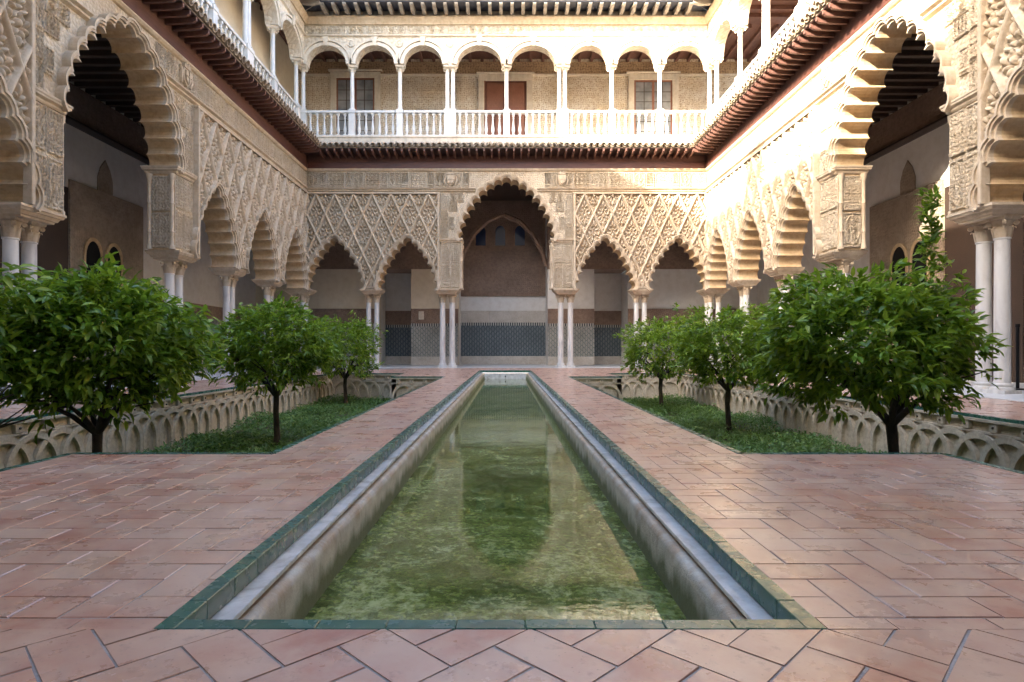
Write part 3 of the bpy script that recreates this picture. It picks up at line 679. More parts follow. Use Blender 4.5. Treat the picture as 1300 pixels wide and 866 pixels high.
def facade(root,u0,u1,smalls,bigc,cols,piers,corner,skip_fr=None):
    """local u along x, court side is -y"""
    poly=[(u0,8.85),(u0,ZI)]
    arches=[]
    for uc,kind in sorted([(s,'s') for s in smalls]+[(bigc,'b')]):
        if kind=='s':
            cs=lobes(SMALL,uc); arches.append(cs); L=lobed(cs,RS); poly+=[(L[0][0],ZI)]+L+[(L[-1][0],ZI)]
        else:
            cs=lobes(BIG,uc); L=lobed(cs,RB); bigcs=cs; poly+=[(uc-1.87,ZI),(uc-1.87,5.2)]+L+[(uc+1.87,5.2),(uc+1.87,ZI)]
    poly+=[(u1,ZI),(u1,8.85)]
    # drop repeated points
    q=[poly[0]]
    for p in poly[1:]:
        if math.hypot(p[0]-q[-1][0],p[1]-q[-1][1])>1e-4: q.append(p)
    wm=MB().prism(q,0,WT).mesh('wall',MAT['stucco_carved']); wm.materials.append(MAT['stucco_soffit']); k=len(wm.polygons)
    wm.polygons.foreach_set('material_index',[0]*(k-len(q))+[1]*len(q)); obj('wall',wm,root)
    for cs in arches: arch_ring(root,cs,RS,0)
    arch_ring(root,bigcs,RB,1)
    # sebka lattice panels either side of the big bay, with frames
    for ua,ub in ((u0+(.66 if corner[0] else 0)+.04,bigc-2.74),(bigc+2.74,u1-(.66 if corner[1] else 0)-.04)):
        if ub-ua<1: continue
        sebka(root,ua,ub,7.0,arches)
        obj('lattice_frame',box_mesh('lattice_frame',MAT['stucco'],ua-.06,ub+.06,-.165,0,7.0,7.07,bev=.01),root)
        e=ub if ub<bigc else ua
        obj('lattice_frame',box_mesh('lattice_frame',MAT['stucco'],e-.04,e+.04,-.164,0,ZI+.002,7.0,bev=.01),root)
    # string courses and frieze
    for ua,ub in ((u0,bigc-1.24),(bigc+1.24,u1)): obj('string_course',MB().prism([(-.15,7.25),(-.15,7.22),(-.08,7.18),(-.08,7.14),(0,7.10),(0,7.25)],ua,ub,'yz').mesh('string_course',MAT['stucco']),root)
    obj('string_course',MB().prism([(-.09,8.04),(-.09,8.00),(-.05,7.95),(0,7.93),(0,8.04)],u0,u1,'yz').mesh('string_course',MAT['stucco']),root)
    # frieze panels
    u=u0+(.66 if corner[0] else 0)+.03; end=u1-(.66 if corner[1] else 0)-.03; k=0
    pat=[.52,.34,.72,.30,.46,.66,.30]
    while u<end-.2:
        w=min(pat[k%7],end-u); uc=u+w/2
        if abs(uc-bigc)>1.0+w/2: panel(root,(1,2,0,2,1,0,2)[k%7],uc,7.59,w-.05,.60,.05+.012*(k%3),name='frieze_panel')
        u+=w; k+=1
    # spandrel panels round the big arch
    for sg in (-1,1):
        for (a,b,z0,z1,k) in ((2.36,2.66,5.28,5.78,1),(2.36,2.66,5.81,6.31,0),(2.36,2.66,6.34,7.05,1),(2.12,2.33,5.62,6.1,2),(1.98,2.33,6.34,6.68,0),(1.72,2.33,6.71,7.05,1)):
            panel(root,k,bigc+sg*(a+b)/2,(z0+z1)/2,b-a,z1-z0,.045,name='spandrel_panel')
        # pier faces 3.2-5.1
        panel(root,1,bigc+sg*2.07,3.72,.34,.92,.045,name='pier_panel'); panel(root,0,bigc+sg*2.07,4.64,.34,.80,.045,name='pier_panel')
        panel(root,2,bigc+sg*2.46,3.72,.34,.92,.045,name='pier_panel'); panel(root,1,bigc+sg*2.46,4.64,.34,.80,.045,name='pier_panel')
        # upper impost of the pier
        im=MB().loft([(5.05,.40,.37),(5.08,.42,.39),(5.11,.42,.39),(5.15,.47,.44),(5.18,.47,.44),(5.2,.485,.455),(5.235,.485,.455)],bigc+sg*2.25,WT/2)
        obj('pier_impost',im.mesh('pier_impost',MAT['stucco']),root)
        # jamb: carved panel between two colonnettes
        j=bigc+sg*1.87
        panel(root,1,j-sg*.004,3.68,.42,.86,.05,y=WT/2,name='jamb_panel',rz=-sg*math.pi/2); panel(root,0,j-sg*.004,4.58,.42,.86,.05,y=WT/2,name='jamb_panel',rz=-sg*math.pi/2)
        for y in (.055,WT-.055): obj('colonnette',CLN,root,(j-sg*.03,y,0))
        obj('coat_of_arms',SHIELD,root,(bigc+sg*2.24,-.02,7.58),(0,0,0),(1.05,1.8,1))
        for e in (0,): pass
    # corbel figures above the small imposts
    for c in cols:
        obj('spandrel_niche',NICHE,root,(c,0,0))
    # imposts + columns
    for c in piers:
        obj('impost',IMP_P,root,(c,WT/2,0))
        for s in (-.2,.2): column(root,c+s,WT/2,COLP)
    for c in cols:
        obj('impost',IMP_S,root,(c,WT/2,0))
        for s in (-.165,.165): column(root,c+s,WT/2,COLS)
def niche():
    m=MB(); P=[(-.14,3.22),(.14,3.22),(.16,3.5),(.10,3.68),(0,3.82),(-.10,3.68),(-.16,3.5)]
    Q=[(x*.72,3.5+(z-3.5)*.78) for x,z in P]
    m.strip(P+[P[0]],Q+[Q[0]],-.12,0); m.lathe([(.05,3.28),(.075,3.36),(.06,3.42),(.085,3.5),(.07,3.56),(.03,3.62)],8,0,-.05)
    return m.mesh('spandrel_niche',MAT['relief'])
NICHE=niche()
ff=thing('arcade_facade','carved end arcade closing the long pool, with tall scalloped central arch','arcade',(0,D,0),0,'courtyard arcades')
facade(ff,-HX-WT,HX+WT,[-6.95,-3.99,3.99,6.95],0.0,[-5.48,5.48],[-2.42,2.42],(1,1))
fl=thing('arcade_facade','long carved stucco arcade in full shade with scalloped arches','arcade',(-HX,0,0),math.pi/2,'courtyard arcades')
facade(fl,-0.9,D-.003,[2.84,5.92,9.05,16.75,19.87,22.9],12.89,[4.38,7.46,18.35,21.4],[10.47,15.31],(0,0))
fr=thing('arcade_facade','long carved stucco arcade whose upper wall is bright with sun','arcade',(HX,0,0),-math.pi/2,'courtyard arcades')
facade(fr,-D+.003,0.9,[-2.84,-5.92,-9.05,-16.75,-19.87,-22.9],-12.89,[-4.38,-7.46,-18.35,-21.4],[-10.47,-15.31],(0,0))
for sg in (-1,1):
    obj('impost',IMP_C,ff,(sg*(HX+WT/2),WT/2,0))
    for dx,dy in ((-.17,-.17),(.17,-.17),(-.17,.17)): column(ff,sg*(HX+WT/2+dx),WT/2+dy,COLS)

# ------------------------------------------------------------------ eaves
def cover_tile_mesh(r0,r1,L,t=0.016,up=True,n=9):
    """barrel tile along y: front end at y=0 going back to +L"""
    m=MB(); vs=[];s=1 if up else -1
    for y,r in ((0,r0),(L,r1)):
        for rr in (r,r-t):
            for i in range(n+1):
                a=math.pi*i/n; vs.append((rr*math.cos(a),y,s*rr*math.sin(a)))
    k=n+1; fs=[]
    for i in range(n):
        fs+=[(i,i+1,2*k+i+1,2*k+i),(k+i,3*k+i,3*k+i+1,k+i+1),(i,k+i,k+i+1,i+1),(2*k+i,2*k+i+1,3*k+i+1,3*k+i)]
    fs+=[(0,2*k,3*k,k),(n,k+n,3*k+n,2*k+n)]
    return m.add(vs,fs).mesh('roof_tile',MAT['roof_tile'],smooth=50)
OV=0.80
CT=cover_tile_mesh(.102,.088,.95); GT=cover_tile_mesh(.10,.09,.9,up=False)
CT2=cover_tile_mesh(.10,.088,1.2); GT2=cover_tile_mesh(.115,.10,1.2,up=False)
def rafter_mesh():
    P=[(.02,8.43),(.02,8.565),(-.80,8.605),(-.80,8.52),(-.765,8.50),(-.74,8.475),(-.70,8.465)]
    return MB().prism(P,-.034,.034,'yz').mesh('rafter',MAT['eave_wood'])
RAF=rafter_mesh()
def lower_eave(label,loc,rz,u0,u1,m0,m1,d0,d1):
    """u0..u1 extent at wall, m0/m1 mitre at each end (1 or 0); details only between d0..d1"""
    root=thing('tiled_eave',label,'eave',loc,rz,'tiled eaves under the upper gallery')
    def quad(zw,ze,name,mat,th=.02):
        a0,a1=u0+m0*OV,u1-m1*OV
        v=[(u0,0.0,zw),(u1,0.0,zw),(a1,-OV,ze),(a0,-OV,ze)]; v+=[(x,y,z+th) for x,y,z in v]
        return obj(name,MB().add(v,[(0,1,2,3),(7,6,5,4),(0,4,5,1),(1,5,6,2),(2,6,7,3),(3,7,4,0)]).mesh(name,mat),root)
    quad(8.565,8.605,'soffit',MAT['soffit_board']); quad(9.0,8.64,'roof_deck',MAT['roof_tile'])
    obj('fascia_beam',box_mesh('fascia_beam',MAT['red_beam'],u0+.1*m0,u1-.1*m1,-.10,0,ZB0,ZB1,bev=.01),root)
    obj('fascia_beam',box_mesh('fascia_beam',MAT['eave_wood'],u0+.06*m0,u1-.06*m1,-.06,0,ZB1+.002,8.565),root)
    a0=max(d0,u0+m0*OV); a1=min(d1,u1-m1*OV); n=round((a1-a0)/.29)
    for i in range(n+1): obj('rafter',RAF,root,(a0+(a1-a0)*i/n,0,0))
    pit=.235; n=round((a1-a0)/pit)
    for i in range(n+1):
        u=a0+(a1-a0)*i/n; j=rng.uniform(-.02,.02)
        obj('cover_tile',CT,root,(u+rng.uniform(-.008,.008),-OV-.12+j,8.70+rng.uniform(-.008,.008)),(R(22)+rng.uniform(-.02,.02),0,rng.uniform(-.03,.03)))
        if i<n: obj('channel_tile',GT,root,(u+.5*(a1-a0)/n,-OV-.10+rng.uniform(-.02,.02),8.745+rng.uniform(-.006,.006)),(R(22),0,rng.uniform(-.03,.03)))
    return root
g_e=None
lower_eave('tiled eave with wooden rafters above the end arcade',(0,D,0),0,-HX,HX,1,1,-HX,HX)
lower_eave('tiled eave with dark rafters above the shaded long arcade',(-HX,0,0),math.pi/2,-.9,D,0,1,9.0,D)
lower_eave('tiled eave with sun-streaked red rafters above the sunlit long arcade',(HX,0,0),-math.pi/2,-D,.9,1,0,-D,-9.0)

# ------------------------------------------------------------------ upper galleries
ZF=9.38; ZRAIL=10.49; ZS=12.30; ZT=14.16
def ucol():
    r=.085; s=MB().lathe([(r*1.02,ZRAIL+.11),(r,ZRAIL+.3),(r*.9,12.02),(r*1.05,12.03),(r*1.05,12.05)],16).mesh('shaft',MAT['white_marble'],smooth=35)
    b=MB().loft([(ZRAIL+.002,.13,.13),(ZRAIL+.04,.13,.13)]).lathe([(r*1.4,ZRAIL+.04),(r*1.42,ZRAIL+.06),(r*1.15,ZRAIL+.08),(r*1.2,ZRAIL+.10),(r*1.0,ZRAIL+.115)],16).mesh('base',MAT['white_marble'],smooth=35)
    c=MB().lathe([(r*.9,12.05),(r*1.0,12.12),(r*1.35,12.17),(r*1.45,12.2)],14).loft([(12.195,.13,.16),(12.22,.16,.2),(ZS-.003,.165,.205)])
    for sx in (-1,1):
        for sy in (-1,1): c.tube([(sx*.125,sy*.10,12.165),(sx*.10,sy*.125,12.165)],[.035,.035],8)
    return b,s,c.mesh('capital',MAT['upper_plaster'],smooth=35)
UC=ucol()
PED=MB().loft([(ZF,.15,.15),(ZF+.1,.15,.15),(ZF+.12,.125,.125),(ZRAIL-.14,.125,.125),(ZRAIL-.12,.15,.15),(ZRAIL,.15,.15)]).mesh('pedestal',MAT['white_marble'])
PED2=MB().loft([(ZF,.26,.15),(ZF+.1,.26,.15),(ZF+.12,.235,.125),(ZRAIL-.14,.235,.125),(ZRAIL-.12,.26,.15),(ZRAIL,.26,.15)]).mesh('pedestal',MAT['white_marble'])
BAL=MB().loft([(ZF+.1,.055,.055),(ZF+.15,.055,.055)]).lathe([(.04,ZF+.15),(.035,ZF+.18),(.068,ZF+.30),(.07,ZF+.36),(.045,ZF+.52),(.03,ZF+.70),(.032,ZF+.78),(.048,ZF+.80),(.03,ZF+.83),(.045,ZF+.92)],12).loft([(ZF+.92,.055,.055),(ZRAIL-.11,.055,.055)]).mesh('baluster',MAT['white_marble'],smooth=40)
KEY=MB().loft([(0,.06,.07),(.12,.075,.09),(.3,.11,.11),(.34,.12,.12)]).mesh('keystone',MAT['upper_plaster'])
MED=MB().lathe([(.17,0),(.17,.03),(.14,.045),(.11,.02),(.10,.02),(.06,.05),(.03,.055)],18).mesh('medallion',MAT['upper_plaster'],smooth=40)
BRK=MB().prism([(.02,14.22),(.02,14.42),(-.86,14.30),(-.86,14.25),(-.80,14.20),(-.70,14.19),(-.6,14.16),(-.5,14.15),(-.3,14.17)],-.065,.065,'yz').mesh('bracket',MAT['bracket_wood'])
def upper(root,cols,u0,u1,d0,d1,m0,m1,eave):
    """cols: list of (u,is_pair); wall arcade z ZS..ZT"""
    poly=[(u0,ZT+.3),(u0,ZS)]; arcs=[]
    for (a,pa),(b,pb) in zip(cols[:-1],cols[1:]):
        l=a+(.30 if pa else .19); r=b-(.30 if pb else .19); c=(l+r)/2; hw=(r-l)/2; n=16
        pts=[(c-hw*math.cos(math.pi*i/n),ZS+.75*math.sin(math.pi*i/n)) for i in range(n+1)]
        poly+=pts; arcs.append((c,hw,pts))
    poly+=[(u1,ZS),(u1,ZT+.3)]
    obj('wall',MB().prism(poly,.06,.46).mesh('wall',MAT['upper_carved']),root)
    for c,hw,pts in arcs:
        if not d0-.1<=c<=d1+.1: continue
        def off(k): return [(c-(hw+k)*math.cos(math.pi*i/16),ZS+(.75+k)*math.sin(math.pi*i/16)) for i in range(17)]
        k2=min(.24,.28); m=MB(); m.strip(off(0),off(.13),-.01,.06); m.strip(off(.13),off(.165),.03,.06); m.strip(off(.165),off(.23),-.05,.06)
        obj('archivolt',m.mesh('archivolt',MAT['upper_plaster'],smooth=30),root)
        obj('keystone',KEY,root,(c,.0,ZS+.71))
    for a,pa in cols:
        if d0<=a<=d1:
            obj('medallion',MED,root,(a,.06,13.13),(R(90),0,0),(.85,.85,1.2))
            for s in ((-.115,.115) if pa else (0,)): column(root,a+s,.26,UC)
            obj('pedestal',PED2 if pa else PED,root,(a,.26,0))
    # cornices and frieze
    obj('cornice',MB().prism([(-.16,14.16),(-.16,14.10),(-.10,14.02),(-.04,13.92),(-.04,13.88),(.06,13.86),(.06,14.16)],u0+m0*.2,u1-m1*.2,'yz').mesh('cornice',MAT['stucco']),root)
    obj('cornice',MB().prism([(-.03,13.47),(-.03,13.43),(.06,13.40),(.06,13.47)],u0+m0*.1,u1-m1*.1,'yz').mesh('cornice',MAT['upper_plaster']),root)
    a0,a1=max(u0+m0*.5,d0),min(u1-m1*.5,d1); n=round((a1-a0)/.8)
    for i in range(n):
        w=(a1-a0)/n; o=panel(root,(1,2)[i%2],a0+w*(i+.5),13.665,w,.36,.03,y=.056,name='frieze_panel'); o.scale.y=.06; o.data=ARA_U[(1,2)[i%2]]
    # slab edge and rails
    obj('floor_slab',MB().prism([(-.06,ZF),(-.06,ZF-.06),(-.02,ZF-.10),(0,9.02),(3.5,9.02),(3.5,ZF)],u0,u1,'yz').mesh('floor_slab',MAT['upper_plaster']),root)
    cs=[c for c in cols]
    for (a,pa),(b,pb) in zip(cs[:-1],cs[1:]):
        if b<d0 or a>d1: continue
        l=a+(.26 if pa else .15); r=b-(.26 if pb else .15)
        bl=obj('balustrade',box_mesh('balustrade',MAT['white_marble'],l,r,.165,.355,ZRAIL-.11,ZRAIL-.002,bev=.02),root)
        obj('bottom_rail',box_mesh('bottom_rail',MAT['white_marble'],l,r,.17,.35,ZF+.001,ZF+.1,bev=.01),bl)
        n=max(2,round((r-l)/.27))
        for i in range(n): obj('baluster',BAL,bl,(l+(r-l)*(i+.5)/n,.26,0))
def mat_copy(meshes,mat):
    out=[]
    for m in meshes: c=m.copy(); c.materials.clear(); c.materials.append(mat); out.append(c)
    return out
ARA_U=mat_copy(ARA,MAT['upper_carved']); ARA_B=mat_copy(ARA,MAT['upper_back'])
ucl=[(-8.3,0),(-6.3,0),(-4.35,0),(-2.3,1),(0,0),(2.27,1),(4.30,0),(6.26,0),(8.3,0)]
uf=thing('upper_gallery','white arcaded upper gallery with balustrade above the end arcade','gallery',(0,D,0),0,'upper galleries')
upper(uf,ucl,-HX-.5,HX+.5,-8.4,8.4,1,1,1)
sidec=[-.6,1.5,(3.7,1),6.0,8.2,(10.4,1),12.6,14.9,17.1,(19.45,1),21.6,24.0]
sc_=[(c if isinstance(c,tuple) else (c,0)) for c in sidec]
ul=thing('upper_gallery','arcaded upper gallery with balustrade above the shaded long arcade','gallery',(-HX,0,0),math.pi/2,'upper galleries')
upper(ul,sc_,-.9,D-.003,12.0,24.2,0,0,1)
ur=thing('upper_gallery','arcaded upper gallery with balustrade bright in the sun, over the sunlit arcade','gallery',(HX,0,0),-math.pi/2,'upper galleries')
upper(ur,[(-c,p) for c,p in sc_][::-1],-D+.003,.9,-24.2,-12.0,0,0,1)

def roof(label,loc,rz,u0,u1,m0,m1,d0,d1,zc=0.0):
    root=thing('roof',label,'roof',loc,rz,'tiled roofs round the courtyard')
    ov=.9; a0,a1=u0+m0*ov,u1-m1*ov
    def quad(y0,z0,y1,z1,th,name,mat,uu0,uu1,vv0,vv1):
        v=[(uu0,y0,z0),(uu1,y0,z0),(vv1,y1,z1),(vv0,y1,z1)]; v+=[(x,y,z+th) for x,y,z in v]
        obj(name,MB().add(v,[(0,1,2,3),(7,6,5,4),(0,4,5,1),(1,5,6,2),(2,6,7,3),(3,7,4,0)]).mesh(name,mat),root)
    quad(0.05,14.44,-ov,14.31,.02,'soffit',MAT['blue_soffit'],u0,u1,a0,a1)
    e=4.2
    quad(-ov,14.36,e,16.0,.04,'roof_deck',MAT['roof_tile'],a0,a1,u0-m0*(e-.0),u1+m1*(e-.0))
    b0,b1=max(a0,d0),min(a1,d1); n=max(1,round((b1-b0)/.44))
    for i in range(n+1): obj('bracket',BRK,root,(b0+(b1-b0)*i/n,0,0))
    n=max(1,round((b1-b0)/.27)); pr=math.atan2(1.64,5.1)
    for i in range(n+1):
        u=b0+(b1-b0)*i/n
        obj('cover_tile',CT2,root,(u+rng.uniform(-.01,.01),-ov-.08+rng.uniform(-.02,.02),14.43+rng.uniform(-.008,.008)),(pr,0,rng.uniform(-.03,.03)))
        if i<n: obj('channel_tile',GT2,root,(u+.5*(b1-b0)/n,-ov-.10,14.48),(pr,0,rng.uniform(-.03,.03)))
    return root
roof('tiled roof edge with bracketed dark blue soffit above the end gallery',(0,D,0),0,-HX,HX,1,1,-HX,HX)
rl=roof('tiled roof edge over the shaded upper gallery',(-HX,0,0),math.pi/2,-.9,D,0,1,17.0,D)
rr_=roof('tiled roof edge over the sunlit upper gallery',(HX,0,0),-math.pi/2,-D,.9,1,0,-D,-17.0)
# chimney on the roof to the left, whose shadow falls on the sunny wall
obj('chimney',MB().loft([(14.6,.4,.4),(16.5,.4,.4),(16.5,.5,.5),(16.62,.5,.5),(16.85,.25,.25)],6.75,.95).mesh('chimney',MAT['plaster']),rl)

# ------------------------------------------------------------------ gallery interiors
def door(root,u,z0,w,h,y,mat=None,leafs=2,rows=(.30,.30,.40),name='door'):
    """panelled double door, face at y (local), recessed behind frame"""
    d=obj(name,box_mesh(name,mat or MAT['door_rail'],u-w/2,u+w/2,y,y+.06,z0,z0+h),root)
    lw=w/leafs
    for k in range(leafs):
        x0=u-w/2+k*lw; zz=z0+.06; 
        for ri,rh in enumerate(rows):
            hh=(h-.12)*rh; ncol=1 if ri!=1 else 2
            for c in range(ncol):
                a=x0+.08+(lw-.16)*c/ncol; b=x0+.08+(lw-.16)*(c+1)/ncol
                obj('door_panel',MB().bbox(a+.025,b-.025,y-.035,y,zz+.04,zz+hh-.04,b=.025).mesh('door_panel',mat or MAT['door_wood']),d)
            zz+=hh
        obj('stile',box_mesh('stile',mat or MAT['door_wood'],x0+.005,x0+.055,y-.045,y,z0,z0+h),d)
    return d
def frame(root,u,z0,w,h,y,t=.28,d=.10,mat=None,name='door_frame'):
    m=MB(); mat=mat or MAT['upper_plaster']
    m.bbox(u-w/2-t,u-w/2,y-d,y,z0,z0+h,b=.02); m.bbox(u+w/2,u+w/2+t,y-d,y,z0,z0+h,b=.02); m.bbox(u-w/2-t,u+w/2+t,y-d,y,z0+h+.002,z0+h+t,b=.02)
    m.bbox(u-w/2-t-.08,u+w/2+t+.08,y-d-.07,y,z0+h+t+.002,z0+h+t+.1,b=.02)
    return obj(name,m.mesh(name,mat),root)
def french_window(root,u,z0,w,h,y,nx=4,nz=8):
    fr_=obj('window',MB().box(u-w/2,u-w/2+.07,y-.05,y,z0,z0+h).box(u+w/2-.07,u+w/2,y-.05,y,z0,z0+h).box(u-.05,u+.05,y-.05,y,z0,z0+h-.07).box(u-w/2,u+w/2,y-.052,y,z0+h-.07,z0+h+.001).mesh('window',MAT['door_wood']),root)
    cw=(w-.1)/nx; ch=(h-.1)/nz
    for i in range(nx):
        for j in range(nz):
            a=u-w/2+.05+i*cw; b=z0+.03+j*ch
            obj('pane',box_mesh('pane',MAT['glass'],a+.018,a+cw-.018,y-.028,y-.02,b+.016,b+ch-.016),fr_)
    obj('glazing_bar',MB().box(u-w/2,u+w/2,y-.019,y+.0,z0,z0+h).mesh('glazing_bar',MAT['dark_wood']),fr_)
    return fr_
YB=3.45     # back wall distance behind wall face
def upper_back(root,u0,u1,feats):
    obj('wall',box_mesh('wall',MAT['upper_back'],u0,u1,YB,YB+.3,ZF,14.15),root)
    obj('ceiling',box_mesh('ceiling',MAT['eave_wood'],u0-(.47 if u0<-20 else 0),u1+(.47 if u1>20 else 0),.47,YB+.3,14.0+.16,14.24),root)
    n=int((u1-u0)/.55)
    bm=box_mesh('ceiling_joist',MAT['eave_wood'],-.06,.06,.47,YB,14.0,14.155)
    for i in range(n): obj('ceiling_joist',bm,root,(u0+(i+.5)*(u1-u0)/n,0,0))
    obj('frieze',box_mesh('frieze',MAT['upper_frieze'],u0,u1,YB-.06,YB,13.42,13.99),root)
    obj('frieze_ledge',box_mesh('frieze_ledge',MAT['upper_plaster'],u0,u1,YB-.12,YB,13.34,13.418),root)
    obj('dado',box_mesh('dado',MAT['azul_light'],u0,u1,YB-.03,YB,ZF,ZF+1.1),root)
    n=round((u1-u0)/1.02); w_=(u1-u0)/n
    for i in range(n):
        for z in (10.95,12.0,12.97):
            uc=u0+(i+.5)*w_
            if any(abs(uc-f[1])<f[2]/2+.75 for f in feats) and z<12.9+1: continue
            if u0<-20 and uc>-14 or u1>20 and uc<14: continue
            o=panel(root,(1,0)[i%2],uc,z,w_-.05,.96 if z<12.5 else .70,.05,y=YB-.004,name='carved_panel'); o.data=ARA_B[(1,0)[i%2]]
    for kind,u,w,h in feats:
        if kind=='d': door(root,u,ZF,w,h,YB-.06); frame(root,u,ZF,w,h,YB-.03)
        else: french_window(root,u,ZF,w,h,YB-.04); frame(root,u,ZF,w,h,YB-.03)
ub=thing('gallery_wall','stucco back wall of the end upper gallery with panelled door between two glazed windows','wall',(0,D,0),0,'upper gallery back walls')
upper_back(ub,-12,12,[('d',-.05,1.95,3.72),('w',-6.95,1.75,3.85),('w',6.75,1.75,3.75)])
ubl=thing('gallery_wall','back wall of the shaded upper gallery with dark panelled doors','wall',(-HX,0,0),math.pi/2,'upper gallery back walls')
upper_back(ubl,-.9,D-.003,[('d',20.4,1.6,3.2),('d',15.0,1.6,3.2)])
ubr=thing('gallery_wall','back wall of the sunlit upper gallery with panelled doors','wall',(HX,0,0),-math.pi/2,'upper gallery back walls')
upper_back(ubr,-D+.003,.9,[('d',-20.4,1.6,3.2),('d',-15.0,1.6,3.2)])

def dado(root,u0,u1,y,mat,z=0.012):
    n=max(1,round((u1-u0)/.62)); w=(u1-u0)/n
    for i in range(n): obj('plinth_stone',MB().bbox(u0+i*w+.003,u0+(i+1)*w-.003,y-.07+rng.uniform(-.006,.006),y,z,z+.40,b=.008).mesh('plinth_stone',MAT['plinth']),root)
    obj('tile_dado',box_mesh('tile_dado',mat,u0,u1,y-.035,y,z+.40,z+1.80),root)
    obj('tile_border',box_mesh('tile_border',MAT['merlon'],u0,u1,y-.042,y,z+1.80,z+1.93),root)
def lower_back_side(root,u0,u1,sgn,doorc):
    """side gallery back wall in local u; doorc = centre of the doorway panel"""
    Y=YB
    obj('wall',box_mesh('wall',MAT['plaster'],u0,u1,Y,Y+.3,0.0,7.95),root)
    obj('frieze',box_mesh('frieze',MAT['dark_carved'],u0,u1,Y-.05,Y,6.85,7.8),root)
    obj('frieze_ledge',MB().prism([(Y-.14,6.85),(Y-.14,6.79),(Y-.06,6.70),(Y,6.70),(Y,6.85)],u0,u1,'yz').mesh('frieze_ledge',MAT['dark_wood']),root)
    obj('ceiling',box_mesh('ceiling',MAT['ceiling_wood'],u0,u1,WT+.004,Y+.3,7.966,8.045),root)
    n=int((u1-u0)/.42); bm=box_mesh('ceiling_joist',MAT['ceiling_wood'],-.07,.07,WT+.004,Y,7.8,7.965)
    for i in range(n): obj('ceiling_joist',bm,root,(u0+(i+.5)*(u1-u0)/n,0,0))
    # doorway panel with twin arched windows, doors and small pointed niche above
    c=doorc; a,b=min(c-sgn*1.6,c+sgn*1.6),max(c-sgn*1.6,c+sgn*1.6)
    obj('doorway_panel',box_mesh('doorway_panel',MAT['door_stucco'],a,b,Y-.06,Y,.012,5.25),root)
    for q in (-.74,.15):
        w=.62; x=c+sgn*q; P=[(x-w/2,1.0),(x+w/2,1.0),(x+w/2,3.3)]+[(x+w/2*math.cos(t*math.pi/10),3.3+w*.75*math.sin(t*math.pi/10)) for t in range(1,10)]+[(x-w/2,3.3)]
        o=obj('window',MB().prism(P,Y-.075,Y-.061).mesh('window',MAT['iron']),root)
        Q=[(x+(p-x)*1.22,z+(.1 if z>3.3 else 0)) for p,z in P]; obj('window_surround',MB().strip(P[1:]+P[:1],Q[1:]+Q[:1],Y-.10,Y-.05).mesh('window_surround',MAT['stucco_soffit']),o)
    x=c-sgn*.15; P=[(x-.32,5.27),(x+.32,5.27),(x+.32,5.65),(x+.2,5.95),(x,6.2),(x-.2,5.95),(x-.32,5.65)]
    obj('niche',MB().prism(P,Y-.03,Y).mesh('niche',MAT['door_stucco']),root)
    e=c-sgn*2.9
    obj('door_leaf',box_mesh('door_leaf',MAT['dark_wood'],min(e-1.2,e+1.2),max(e-1.2,e+1.2),Y-.08,Y,.012,5.0),root)
    for s,t in ((u0,min(a,e-1.2)),(max(b,e+1.2),u1)):
        if t-s>.5:
            dado(root,s,t,Y,MAT['azul_light']); obj('dado_frieze',box_mesh('dado_frieze',MAT['brown_frieze'],s,t,Y-.04,Y,1.945,2.45),root)
lbl=thing('gallery_wall','white back wall of the dark lower gallery behind the shaded arcade, with carved doorway','wall',(-HX,0,0),math.pi/2,'lower gallery back walls')
lower_back_side(lbl,-.9,D+YB-.004,1,17.5)
lbr=thing('gallery_wall','white back wall of the lower gallery behind the sunlit arcade, with carved doorway','wall',(HX,0,0),-math.pi/2,'lower gallery back walls')
lower_back_side(lbr,-D-YB+.004,.9,-1,-17.5)

